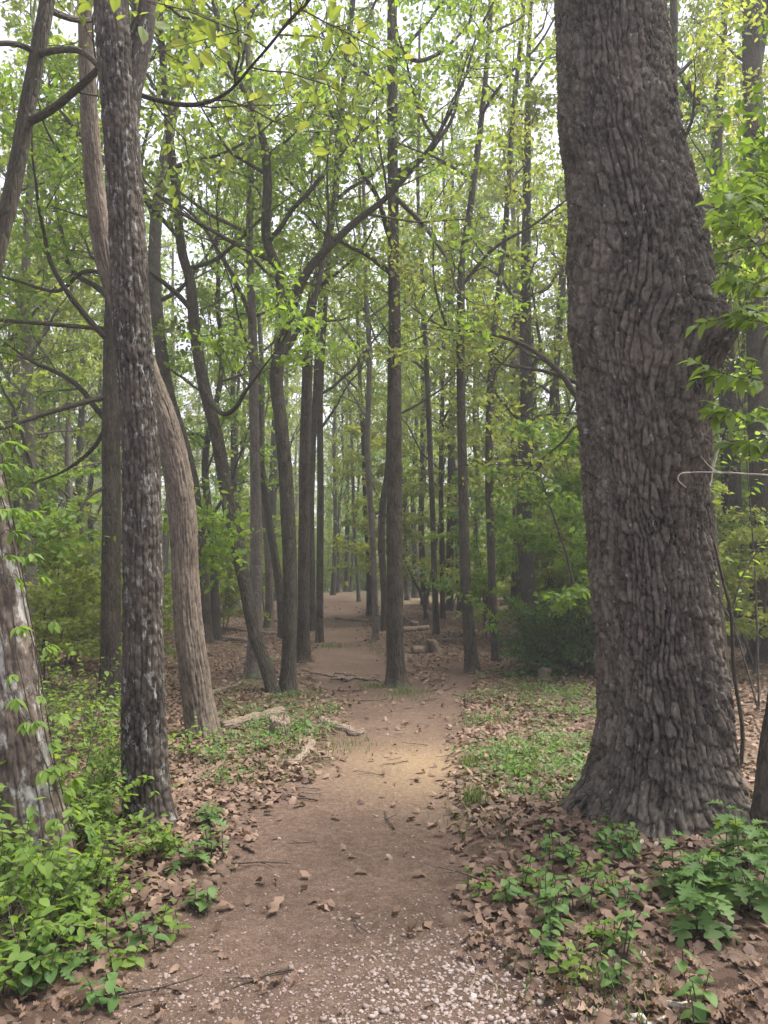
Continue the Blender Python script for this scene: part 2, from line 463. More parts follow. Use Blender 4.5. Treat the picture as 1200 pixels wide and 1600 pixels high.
def stone_mat():
    m, nt, out = newmat('gravel_stone')
    a = N(nt, 'ShaderNodeAttribute', attribute_name='rnd')
    oi = N(nt, 'ShaderNodeObjectInfo')
    ad = N(nt, 'ShaderNodeMath', operation='ADD'); nt.links.new(a.outputs['Fac'], ad.inputs[0])
    ml = N(nt, 'ShaderNodeMath', operation='MULTIPLY'); ml.inputs[1].default_value = 0.25; nt.links.new(oi.outputs['Random'], ml.inputs[0]); nt.links.new(ml.outputs[0], ad.inputs[1])
    r = ramp(nt, [(0.0, (0.18, 0.13, 0.11)), (0.45, (0.23, 0.175, 0.15)), (0.8, (0.30, 0.25, 0.225)), (1.0, (0.40, 0.37, 0.345))])
    nt.links.new(ad.outputs[0], r.inputs[0])
    p = N(nt, 'ShaderNodeBsdfPrincipled'); p.inputs['Roughness'].default_value = 0.85
    nt.links.new(r.outputs[0], p.inputs['Base Color']); nt.links.new(p.outputs[0], out.inputs['Surface'])
    return m
STONE = stone_mat()
def flat_mat(name, col):
    m, nt, out = newmat(name)
    p = N(nt, 'ShaderNodeBsdfPrincipled'); p.inputs['Base Color'].default_value = (*col, 1); p.inputs['Roughness'].default_value = 0.7
    nz = N(nt, 'ShaderNodeTexNoise'); nz.inputs['Scale'].default_value = 30
    c = mixc(nt, nz.outputs['Fac'], tuple(x * 0.8 for x in col), col); nt.links.new(c, p.inputs['Base Color'])
    nt.links.new(p.outputs[0], out.inputs['Surface']); return m
YELLOW = flat_mat('blaze_yellow', (0.75, 0.62, 0.02))

# ------------------------------------------------------------------ the ground and the path (one sheet, split along the path edge)
def build_ground():
    def axis_y():
        y = [-14.0]
        while y[-1] < 420:
            v = y[-1]
            st = 0.052 if 2.0 < v < 6 else (0.25 if v < 2 else 0.052 + 0.014 * (v - 6))
            if v > 40: st = 0.45 + 0.09 * (v - 40)
            y.append(v + st)
        return np.array(y)
    Y = axis_y()
    xs = [0.0]
    while xs[-1] < 400:
        v = xs[-1]
        xs.append(v + (0.052 if v < 2.6 else 0.052 + 0.035 * (v - 2.6)))
    X = np.concatenate([-np.array(xs[:0:-1]), xs])
    XX, YY = np.meshgrid(X, Y)
    Z = height(XX, YY)
    far = np.hypot(XX, YY)
    pm = path_mask(XX, YY)
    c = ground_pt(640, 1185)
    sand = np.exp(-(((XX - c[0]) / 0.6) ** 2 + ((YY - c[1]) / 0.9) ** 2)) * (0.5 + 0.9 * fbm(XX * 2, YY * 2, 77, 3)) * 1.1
    green = np.clip(sstep(0.5, 0.62, fbm(XX * 0.45, YY * 0.45, 91, 4)) * (1 - pm) * sstep(4, 8, far) * 0.35 + sstep(26, 45, far) * (1 - pm) * 0.9, 0, 1)
    nx, ny = len(X), len(Y)
    idx = np.arange(nx * ny).reshape(ny, nx)
    Q = np.stack([idx[:-1, :-1], idx[:-1, 1:], idx[1:, 1:], idx[1:, :-1]], 2).reshape(-1, 4)
    V = np.stack([XX, YY, Z], 2).reshape(-1, 3)
    fm = pm.ravel()[Q].mean(1) > 0.5
    for name, sel in (('ground', ~fm), ('path', fm)):
        used, inv = np.unique(Q[sel].ravel(), return_inverse=True)
        g = Geo()
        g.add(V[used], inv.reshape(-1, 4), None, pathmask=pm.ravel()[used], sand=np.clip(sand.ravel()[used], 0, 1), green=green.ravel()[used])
        tag(obj(name, g.mesh(name, GROUND)), {'ground': 'brown forest floor of leaf litter under the trees', 'path': 'trodden bare earth path running into the woods'}[name], None, None, 'structure')
build_ground()

# ------------------------------------------------------------------ trees
def trunk_geo(ctrl, nu, dv, zfine, bark, seed, flare=0.5, nroot=5, bumps=(), dvc=None, flare_h=0.2, oval=0.05):
    """ctrl: rows x,y,z,r from the ground up. Horizontal rings, real bark relief."""
    ctrl = np.asarray(ctrl, float)
    D = catmull(ctrl, 24)
    o = np.argsort(D[:, 2], kind='stable'); D = D[o]
    zb, zt = ctrl[0, 2] - 0.12, ctrl[-1, 2]
    zs = list(np.arange(zb, min(zfine, zt), dv))
    dvc = dvc or max(0.3, dv * 8)
    zs += list(np.arange(zs[-1] + dvc, zt, dvc)) + [zt]
    zs = np.array(zs)
    cx = np.interp(zs, D[:, 2], D[:, 0]); cy = np.interp(zs, D[:, 2], D[:, 1]); rr = np.interp(zs, D[:, 2], D[:, 3])
    th = np.arange(nu) * 2 * math.pi / nu
    TH, ZZ = np.meshgrid(th, zs)
    RR = rr[:, None] * np.ones_like(TH)
    h = ZZ - ctrl[0, 2]
    rg = rng_(seed)
    ph = rg.uniform(0, 6.28, 6)
    lob = 1 + oval * np.cos(2 * TH + ph[0] + 0.3 * ZZ) + oval * 0.6 * np.cos(3 * TH + ph[1] - 0.5 * ZZ)
    RR = RR * lob * (1 + 0.10 * (fbm(TH / (2 * math.pi) * 4, ZZ * 1.6, seed + 71, 3, 4) - 0.5))
    roots = 0.55 + 0.45 * np.cos(nroot * TH + ph[2] + 0.7 * np.sin(2 * TH + ph[3]))
    fl = flare * np.exp(-np.clip(h, -0.2, None) / flare_h) * (0.35 + 0.65 * roots)
    RR = RR * (1 + fl)
    for (bth, bz, sth, sz, amp) in bumps:
        dth = np.angle(np.exp(1j * (TH - bth)))
        RR = RR + amp * np.exp(-(dth / sth) ** 2 - ((ZZ - bz) / sz) ** 2)
    cell = np.full(TH.shape, 0.5)
    if bark:
        ncell, clen, amp = bark['n'], bark['len'], bark['amp']
        t1 = TH / (2 * math.pi)
        wob = bark.get('warp', 1.0)
        # ridges run up the trunk, wander, and part and join
        wu = (fbm(t1 * 10, ZZ * 1.3, seed, 3, 10) - 0.5) * 2.6 * wob + (fbm(t1 * 30, ZZ * 5.0, seed + 3, 2, 30) - 0.5) * 1.3 * wob
        for (bth, bz, sth, sz, amp_) in bumps:      # grain swirls round the swellings
            dth = np.angle(np.exp(1j * (TH - bth)))
            wu = wu + 10 * amp_ * (dth / sth) * np.exp(-(dth / (sth * 1.5)) ** 2 - ((ZZ - bz) / (sz * 1.5)) ** 2)
        uu = t1 * ncell + wu
        ci = np.mod(np.floor(uu), ncell); fu = uu - np.floor(uu)
        wid = 0.07 + 0.13 * hash2(ci, np.floor(ZZ / (clen * 2.3) + 7 * hash2(ci, ci * 0, seed + 6)), seed + 2)
        edge_n = 0.10 * (fbm(t1 * ncell * 2, ZZ * 40, seed + 13, 2, ncell * 2) - 0.5)
        g1 = sstep(0.0, wid, np.minimum(fu, 1 - fu) + edge_n)
        # staggered cross cracks break every ridge into plates
        vv = ZZ / clen + 13.7 * hash2(ci, ci * 0, seed + 4) + 0.5 * (fbm(t1 * ncell, ZZ * 12, seed + 5, 2, ncell) - 0.5) + 0.25 * (fu - 0.5)
        cj = np.floor(vv); fv = vv - cj
        plate = hash2(ci, cj, seed + 9)
        g2 = sstep(0.0, 0.13, np.minimum(fv, 1 - fv) + edge_n * 0.6)
        g2 = np.where(hash2(ci, np.floor(vv + 0.5), seed + 19) < bark.get('crack', 0.7), g2, 1.0)
        rough = fbm(t1 * ncell * 4, ZZ * 70, seed + 21, 3, ncell * 4)
        big = fbm(t1 * 14, ZZ * 3.0, seed + 23, 3, 14)
        slope = 0.22 * (fv - 0.5)                   # plates lift at their lower end
        disp = amp * (g1 * (0.62 + 0.38 * plate - slope) * (0.55 + 0.45 * g2) + bark.get('rough', 0.25) * (rough - 0.5) + 0.5 * (big - 0.5) - 0.62)
        cell = 0.75 * plate + 0.25 * rough
        fade = np.clip(1 - sstep(zfine - 0.4, zfine + 0.3, ZZ), 0, 1)
        RR = RR + disp * fade * np.clip(RR / rr.max() * 1.4, 0.3, 1.1)
    Vx = cx[:, None] + np.cos(TH) * RR; Vy = cy[:, None] + np.sin(TH) * RR
    V = np.stack([Vx, Vy, ZZ], 2).reshape(-1, 3)
    r0 = rr[len(rr) // 4]
    bco = np.stack([np.cos(TH) * r0, np.sin(TH) * r0, ZZ], 2).reshape(-1, 3)
    nr = len(zs)
    i = np.arange(nr - 1)[:, None] * nu; j = np.arange(nu)[None, :]; j2 = (j + 1) % nu
    Q = np.stack([i + j, i + j2, i + nu + j2, i + nu + j], 2).reshape(-1, 4)
    g = Geo(); g.add(V, Q, None, bco=bco, cell=cell.ravel())
    return g, D

def wander(p0, d, L, n, rg, up=0.15, wig=0.22):
    P = [np.array(p0, float)]; d = np.array(d, float); d /= np.linalg.norm(d)
    st = L / n
    for i in range(n):
        d = d + rg.normal(0, wig, 3) * np.array([1, 1, 0.8]) + np.array([0, 0, up])
        d /= np.linalg.norm(d)
        P.append(P[-1] + d * st)
    return np.array(P)

def side_dir(T, rg, ang):
    a = rg.uniform(0, 6.28)
    r = np.array([math.cos(a), math.sin(a), rg.uniform(-0.25, 0.35)])
    r = r - T * r.dot(T); r /= np.linalg.norm(r) + 1e-9
    return T * math.cos(ang) + r * math.sin(ang)

LEAF_T = np.array([[0, 0, 0], [0.42, 0.31, 0.06], [1, 0, -0.06], [0.42, -0.31, 0.06]])
LEAF_Q = np.array([[0, 1, 2, 3]])
LEAF_T2 = np.array([[0, 0, 0], [0.26, 0.25, 0.05], [0.64, 0.25, 0.03], [1, 0, -0.1], [0.64, -0.25, 0.03], [0.26, -0.25, 0.05]])
LEAF_Q2 = np.array([[0, 3, 2, 1], [0, 5, 4, 3]])

def leaf_cloud(geo, pts, size, rg, droop=0.35, tilt=0.85, fine=False):
    n = len(pts)
    M = rotmats(rg.uniform(0, 6.283, n), rg.normal(droop, 0.6, n), rg.normal(0, tilt, n))
    s = size * rg.uniform(0.6, 1.3, n)
    scatter(geo, LEAF_T2 if fine else LEAF_T, LEAF_Q2 if fine else LEAF_Q, M * s[:, None, None], pts, np.clip(rg.normal(0.5, 0.25, n), 0, 1))

def twig_leaves(P, rg, per_m, spread):
    L = np.linalg.norm(np.diff(P, axis=0), axis=1).sum()
    n = max(3, int(L * per_m))
    t = rg.uniform(0.1, 1.05, n) * (len(P) - 1)
    i = np.clip(t.astype(int), 0, len(P) - 2); f = (t - i)[:, None]
    return P[i] * (1 - f) + P[i + 1] * f + rg.normal(0, spread, (n, 3)) * np.array([1, 1, 0.45])

def grow_on(P, r0, rg, twg, lv, nsub, ntw, per_m, spread, lsize_scale=1.0, sub_len=0.45, up=0.04, t0=0.2, twig_r=0.005):
    """sub-branches, twigs and leaf positions along a limb path P"""
    L = np.linalg.norm(np.diff(P, axis=0), axis=1).sum()
    for k in range(nsub):
        t = t0 + (1 - t0) * (k + rg.uniform(0, 0.9)) / nsub
        x = min(t, 0.999) * (len(P) - 1); i = int(x); f = x - i
        p = P[i] * (1 - f) + P[i + 1] * f
        T = P[i + 1] - P[i]; T /= np.linalg.norm(T)
        l2 = max(0.35, L * sub_len * (1.15 - 0.6 * t) * rg.uniform(0.7, 1.2))
        B = wander(p, side_dir(T, rg, rg.uniform(0.6, 1.15)), l2, 5, rg, up, 0.2)
        r1 = max(twig_r * 1.2, min(r0 * (1 - t) * 0.6, l2 * 0.011))
        tube(B, np.linspace(r1, twig_r * 0.6, 6), 4, twg)
        for q in range(ntw):
            tt = 0.25 + 0.75 * (q + rg.uniform(0, 0.9)) / ntw
            x = min(tt, 0.999) * 5; i = int(x); f = x - i
            p2 = B[i] * (1 - f) + B[i + 1] * f
            T2 = B[i + 1] - B[i]; T2 /= np.linalg.norm(T2)
            l3 = rg.uniform(0.3, 0.75) * (0.6 + 0.4 * min(1.5, l2))
            W = wander(p2, side_dir(T2, rg, rg.uniform(0.5, 1.0)), l3, 3, rg, 0.0, 0.2)
            tube(W, np.linspace(twig_r * 0.8, twig_r * 0.4, 4), 3, twg)
            lv.append(twig_leaves(W, rg, per_m, spread))
        lv.append(twig_leaves(B[2:], rg, per_m * 0.7, spread))

def crown(D, zlo, ztop, n, rg, length=2.6, elev=(0.25, 0.95), nsub=6, ntw=4, per_m=26, spread=0.09, up=0.1, twig_r=0.005, az=None, limb_ns=6):
    """limbs along the trunk data D; returns list of limb Geos, twigs Geo, leaf points"""
    limbs = []; twg = Geo(); lv = []
    a = rg.uniform(0, 6.28)
    for k in range(n):
        t = (k + rg.uniform(0.1, 0.9)) / n
        z = zlo + (ztop - zlo) * t
        p = np.array([np.interp(z, D[:, 2], D[:, 0]), np.interp(z, D[:, 2], D[:, 1]), z])
        rt = np.interp(z, D[:, 2], D[:, 3])
        a += 2.4 + rg.normal(0, 0.4)
        aa = a if az is None else rg.uniform(*az)
        el = rg.uniform(*elev)
        L = length * (1.15 - 0.65 * t) * rg.uniform(0.65, 1.25)
        d = np.array([math.cos(aa) * math.cos(el), math.sin(aa) * math.cos(el), math.sin(el)])
        P = wander(p, d, L, 9, rg, up * 0.6, 0.16)
        r0 = min(rt * 0.6, 0.012 + L * 0.012)
        PP = catmull(P, 2)
        g = tube(PP, np.linspace(r0, 0.006, len(PP)) , limb_ns)
        limbs.append(g)
        grow_on(P, r0, rg, twg, lv, nsub, ntw, per_m, spread, twig_r=twig_r)
    return limbs, twg, lv

TREE_BASES = []

def trace_ctrl(trace, H, Y=None, lean_top=0.0, rtop=0.03, base=None):
    """trace: rows (px, py, width px) from the ground up -> x,y,z,r; goes on above the frame up to height H"""
    b = ground_pt(trace[0][0], trace[0][1]) if base is None else np.array(base)
    rows = []
    for k, (px, py, w) in enumerate(trace):
        p = at(px, py, b[1])
        depth = np.linalg.norm(p - np.array([0, 0, CAM_H])) * (1.0 / np.linalg.norm(pxray(px, py)))
        rows.append([p[0], b[1], p[2], w / 2400.0 * depth * (0.9 if w < 100 else 1.0)])
    rows[0][2] = b[2]
    rows = np.array(rows)
    z = rows[-1, 2]
    if z < H:
        d = (rows[-1, :3] - rows[-2, :3]); d = d / max(d[2], 0.2)
        n = max(3, int((H - z) / 2.0)); r = rows[-1, 3]
        ext = []
        p = rows[-1, :3].copy()
        for i in range(1, n + 1):
            st = (H - z) / n
            d = d * 0.75
            p = p + np.array([d[0] * st + 0.08 * math.sin(i * 1.7 + px), d[1] * st + 0.08 * math.cos(i * 2.3 + px), st])
            ext.append([*p, r + (rtop - r) * (i / n)])
        rows = np.vstack([rows, ext])
    return rows, b

def px_limb(pts, Y0, Y1):
    n = len(pts)
    return np.array([at(px, py, Y0 + (Y1 - Y0) * i / (n - 1)) for i, (px, py, w) in enumerate(pts)])

def make_tree(name, label, trace, H, bark, leafm, seed, nu=40, dv=0.03, relief=None, flare=0.5, cr=None, limbs=(), zfine=None, bumps=(), nroot=5, base=None, flare_h=0.2, leaf_size=0.092, group=None, nice=0.0, oval=0.05):
    rows, b = trace_ctrl(trace, H, base=base)
    rg = rng_(seed)
    root = thing(name, b, label, 'tree', group)
    off = -b
    zf = zfine if zfine else CAM_H + b[1] * 0.85
    g, D = trunk_geo(rows, nu, dv, zf, relief, seed, flare, nroot, bumps, flare_h=flare_h, oval=oval)
    g.V = [v + off for v in g.V]
    obj('trunk', g.mesh('trunk', bark), root)
    TREE_BASES.append((b[0], b[1], rows[0, 3]))
    allt = Geo(); lv = []
    def addlimb(gg, mat=bark):
        gg.V = [v + off for v in gg.V]
        obj('limb', gg.mesh('limb', mat), root)
    for lb in limbs:
        pts = lb['px']; dy = lb.get('dy', 0.0)
        P = px_limb(pts, b[1], b[1] + dy)
        W = np.array([w for (_, _, w) in pts]) / 2400.0 * b[1]
        if lb.get('ext', 0):
            d = P[-1] - P[-2]; d /= np.linalg.norm(d)
            E = wander(P[-1], d, lb['ext'], 5, rg, 0.1, 0.12)[1:]
            W = np.concatenate([W, np.linspace(W[-1] * 0.9, 0.008, len(E))]); P = np.vstack([P, E])
        PP = catmull(np.column_stack([P, W]), 5)
        addlimb(tube(PP[:, :3], np.maximum(PP[:, 3], 0.004), 12))
        if lb.get('leaf', 1):
            grow_on(P, W[0], rg, allt, lv, lb.get('nsub', 9), lb.get('ntw', 4), lb.get('per_m', 24), 0.09, sub_len=lb.get('sub', 0.3), t0=lb.get('t0', 0.25))
    if cr:
        lbs, twg, l2 = crown(D, cr['z0'], min(H, cr.get('z1', H)) - 0.3, cr['n'], rg, **{k: v for k, v in cr.items() if k not in ('z0', 'z1', 'n')})
        for gg in lbs: addlimb(gg)
        if twg.n:
            allt.V += twg.V
            allt.Q += [q + allt.n for q in twg.Q]; allt.n += twg.n
            for k, v in twg.A.items(): allt.A.setdefault(k, []).extend(v)
        lv += l2
    if allt.n:
        allt.V = [v + off for v in allt.V]
        tag(obj('twigs', allt.mesh('twigs', TWIG), root), kind='stuff')
    if lv:
        lg = Geo(); leaf_cloud(lg, np.concatenate(lv) + off, leaf_size, rg, fine=b[1] < 14)
        tag(obj('crown', lg.mesh('crown', leafm, False), root), kind='stuff')
    return root

CR = dict(z0=7.0, n=10, length=3.2, nsub=6, ntw=4, per_m=36)
def cr(**k):
    d = dict(CR); d.update(k); return d

# --- the big oak on the right
OAK = [(1032, 1297, 205), (1036, 1200, 198), (1036, 1100, 186), (1027, 1000, 178), (1017, 900, 174), (1009, 800, 174), (1005, 700, 182), (1002, 600, 194),
       (1000, 540, 206), (998, 500, 212), (997, 450, 210), (993, 400, 204), (983, 300, 186), (966, 200, 172), (958, 100, 164), (951, 0, 160), (940, -150, 158)]
_ob = ground_pt(1032, 1297)
def zpx(py, Y): return at(1000, py, Y)[2]
make_tree('oak_tree', 'huge old oak with deeply furrowed bark, swollen burl and flared base beside the path', OAK, 21, BARK_OAK, LEAF_MID, 11,
          nu=420, dv=0.0125, relief=dict(n=64, len=0.115, amp=0.050, warp=1.35, crack=0.5, rough=0.5), flare=0.55, nroot=5, flare_h=0.2, base=(_ob[0], _ob[1] + 0.35, _ob[2]),
          zfine=at(1000, 0, _ob[1])[2] + 0.5, oval=0.02,
          bumps=[(R(-30), zpx(488, 4.7), 0.5, 0.24, 0.13), (R(-40), zpx(500, 4.7), 0.25, 0.10, 0.03), (R(-100), zpx(690, 4.7), 0.3, 0.18, 0.035), (R(205), zpx(505, 4.7), 0.35, 0.14, 0.04), (R(200), zpx(190, 4.9), 0.3, 0.2, 0.04),
                 (R(-112), zpx(590, 4.7), 0.12, 0.35, -0.05), (R(-70), zpx(130, 4.8), 0.3, 0.2, 0.05)],
          cr=cr(z0=8.5, n=9, length=5.0, per_m=12))
# --- left foreground tree with plated lichen-spotted bark
L2 = [(235, 1283, 76), (226, 1200, 75), (223, 1100, 73), (223, 1000, 70), (223, 900, 68), (221, 800, 64), (218, 700, 63), (212, 600, 64), (205, 500, 65), (201, 400, 62), (195, 300, 60), (189, 200, 60), (182, 100, 62), (174, 0, 58), (166, -120, 54)]
make_tree('plated_bark_tree', 'dark trunk with flaky plated bark and pale lichen spots standing in green shrubs', L2, 19, BARK_SHAG, LEAF_MID, 12,
          nu=144, dv=0.0135, relief=dict(n=24, len=0.07, amp=0.022, warp=0.5, crack=0.9, rough=0.3), flare=0.35, flare_h=0.16, zfine=5.6,
          limbs=[dict(px=[(196, 190, 30), (212, 120, 30), (226, 50, 30), (236, -40, 28), (250, -160, 24)], dy=0.1, ext=4, nsub=6)],
          cr=cr(z0=7.5, n=8, length=3.6, per_m=14))
# --- pale bent trunk behind it that leans away to the left
L3 = [(316, 1152, 52), (304, 1060, 48), (295, 980, 45), (289, 900, 43), (286, 820, 44), (277, 740, 44), (258, 660, 43), (225, 570, 41), (190, 480, 40), (165, 400, 36), (152, 320, 32), (144, 240, 30), (138, 130, 27), (132, 0, 25), (126, -120, 24)]
make_tree('bent_tree', 'pale brown trunk with a strong bend, passing behind the lichen-spotted trunk', L3, 17, BARK_PALE, LEAF_MID, 13,
          nu=112, dv=0.02, relief=dict(n=28, len=0.16, amp=0.02, warp=0.6, crack=0.5, rough=0.25), flare=0.3, flare_h=0.14, zfine=7.0, cr=cr(z0=6.5, n=8, length=3.2, per_m=14))
# --- leftmost leaning lichen-crusted trunk
LL = [(58, 1385, 108), (50, 1300, 100), (36, 1200, 92), (22, 1100, 88), (6, 1000, 86), (-10, 900, 84), (-26, 800, 80), (-40, 700, 76), (-66, 500, 70)]
make_tree('leaning_lichen_tree', 'leaning trunk crusted with whitish lichen, wrapped in green creeper leaves', LL, 15, BARK_LICH, LEAF_MID, 14,
          nu=120, dv=0.015, relief=dict(n=22, len=0.09, amp=0.022, warp=0.5, crack=0.8, rough=0.3), flare=0.2, zfine=2.6, cr=cr(z0=6.0, n=6, length=3, per_m=12))
# --- trunk between the left edge and the plated trunk
make_tree('brown_tree', 'straight dark brown trunk just behind the lichen-spotted plated trunk', [(171, 1092, 34), (172, 1000, 32), (173, 900, 31), (174, 800, 30), (174, 650, 29), (177, 500, 28), (185, 350, 27), (205, 200, 25), (215, 50, 23)], 18, BARK_BROWN, LEAF_FRESH, 15,
          nu=48, dv=0.04, relief=dict(n=16, len=0.12, amp=0.008), limbs=[dict(px=[(172, 618, 9), (120, 632, 8), (60, 650, 7), (5, 668, 6), (-40, 672, 5)], dy=-1.2, ext=1.0, nsub=8, per_m=30), dict(px=[(174, 640, 8), (150, 695, 7), (105, 733, 5), (60, 752, 4)], dy=0.8, ext=0.6, nsub=8, per_m=34), dict(px=[(172, 758, 6), (140, 775, 5), (115, 810, 4), (95, 830, 3)], dy=-0.8, ext=0.4, nsub=7, per_m=40),
                 dict(px=[(176, 515, 8), (120, 510, 7), (60, 505, 6), (0, 500, 5)], dy=-0.8, ext=1.0, nsub=9, per_m=34), dict(px=[(178, 430, 8), (130, 425, 7), (90, 455, 6), (30, 440, 5)], dy=0.5, ext=1.0, nsub=9, per_m=34)], cr=cr(z0=3.4, z1=13, n=14, length=2.6, az=(2.0, 4.4), per_m=26))
make_tree('slanting_tree', 'slim trunk slanting left, rising from behind the pale bent trunk', [(322, 1005, 24), (318, 930, 23), (312, 850, 22), (302, 760, 21), (286, 690, 20), (262, 610, 20), (246, 500, 20), (241, 400, 20), (250, 290, 18), (270, 180, 17), (292, 70, 15), (305, -40, 14)], 17, BARK_BROWN, LEAF_MID, 16,
          nu=40, dv=0.04, relief=dict(n=14, len=0.12, amp=0.007), cr=cr(z0=7, n=10))
# --- twin trunks that share a base left of the path
make_tree('twin_leaning_tree', 'thin leaning trunk of the twin pair that joins at the base left of the path', [(428, 1083, 22), (415, 1040, 22), (398, 990, 22), (380, 900, 22), (362, 820, 22), (349, 740, 22), (336, 670, 21), (318, 600, 20), (305, 520, 19), (297, 440, 17), (284, 390, 16), (275, 300, 14), (262, 180, 13)], 14, BARK_GREY, LEAF_FRESH, 17,
          nu=40, dv=0.045, relief=dict(n=14, len=0.11, amp=0.007), flare=0.25, limbs=[dict(px=[(350, 770, 7), (352, 800, 6), (345, 822, 5), (330, 835, 3)], dy=-0.9, ext=0.3, nsub=7, ntw=4, per_m=55, sub=0.26, t0=0.1), dict(px=[(322, 615, 9), (345, 645, 8), (365, 640, 7), (385, 610, 5), (400, 590, 3)], dy=-1.2, ext=1.0, nsub=7, per_m=40)], cr=cr(z0=4.4, n=11, length=2.6, per_m=24))
make_tree('twin_forked_tree', 'upright trunk of the twin pair left of the path, forking high into two limbs', [(450, 1081, 29), (452, 1000, 26), (453, 900, 26), (450, 800, 26), (445, 720, 25), (438, 650, 24), (432, 590, 24), (440, 540, 23), (446, 515, 21), (436, 430, 18), (416, 370, 16), (418, 290, 15), (413, 230, 14), (394, 165, 12), (362, 105, 11), (340, 30, 10)], 14, BARK_GREY, LEAF_MID, 18,
          nu=40, dv=0.045, relief=dict(n=16, len=0.11, amp=0.008), flare=0.35,
          limbs=[dict(px=[(446, 525, 17), (456, 480, 16), (480, 425, 14), (515, 385, 12), (555, 347, 11), (600, 312, 9), (640, 270, 7), (675, 225, 5)], dy=-0.8, ext=2.5, nsub=12, per_m=30),
                 dict(px=[(428, 590, 8), (440, 560, 9), (490, 470, 9), (505, 400, 8), (520, 320, 7), (535, 240, 5)], dy=0.6, ext=2, nsub=8)],
          cr=cr(z0=5.0, z1=9, n=8, length=2.4, per_m=30))
make_tree('straight_tree', 'straight brown trunk immediately right of the twin pair', [(473, 1033, 25), (474, 960, 22), (475, 850, 21), (477, 700, 20), (480, 600, 19), (482, 520, 18), (492, 450, 16), (508, 390, 14), (522, 320, 12), (530, 220, 11), (540, 100, 10)], 16, BARK_BROWN, LEAF_MID, 19,
          nu=40, dv=0.05, relief=dict(n=14, len=0.12, amp=0.007), cr=cr(z0=5.5, n=12, length=2.8))
make_tree('grey_tree', 'grey trunk with a flared foot, partly hidden behind the thin leaning twin', [(396, 1058, 30), (398, 1000, 24), (400, 900, 22), (400, 800, 20), (398, 700, 18), (396, 600, 17), (394, 500, 15), (390, 380, 13)], 15, BARK_LIGHT, LEAF_MID, 20,
          nu=40, dv=0.04, relief=dict(n=14, len=0.12, amp=0.006), flare=0.4, cr=cr(z0=5, n=11))
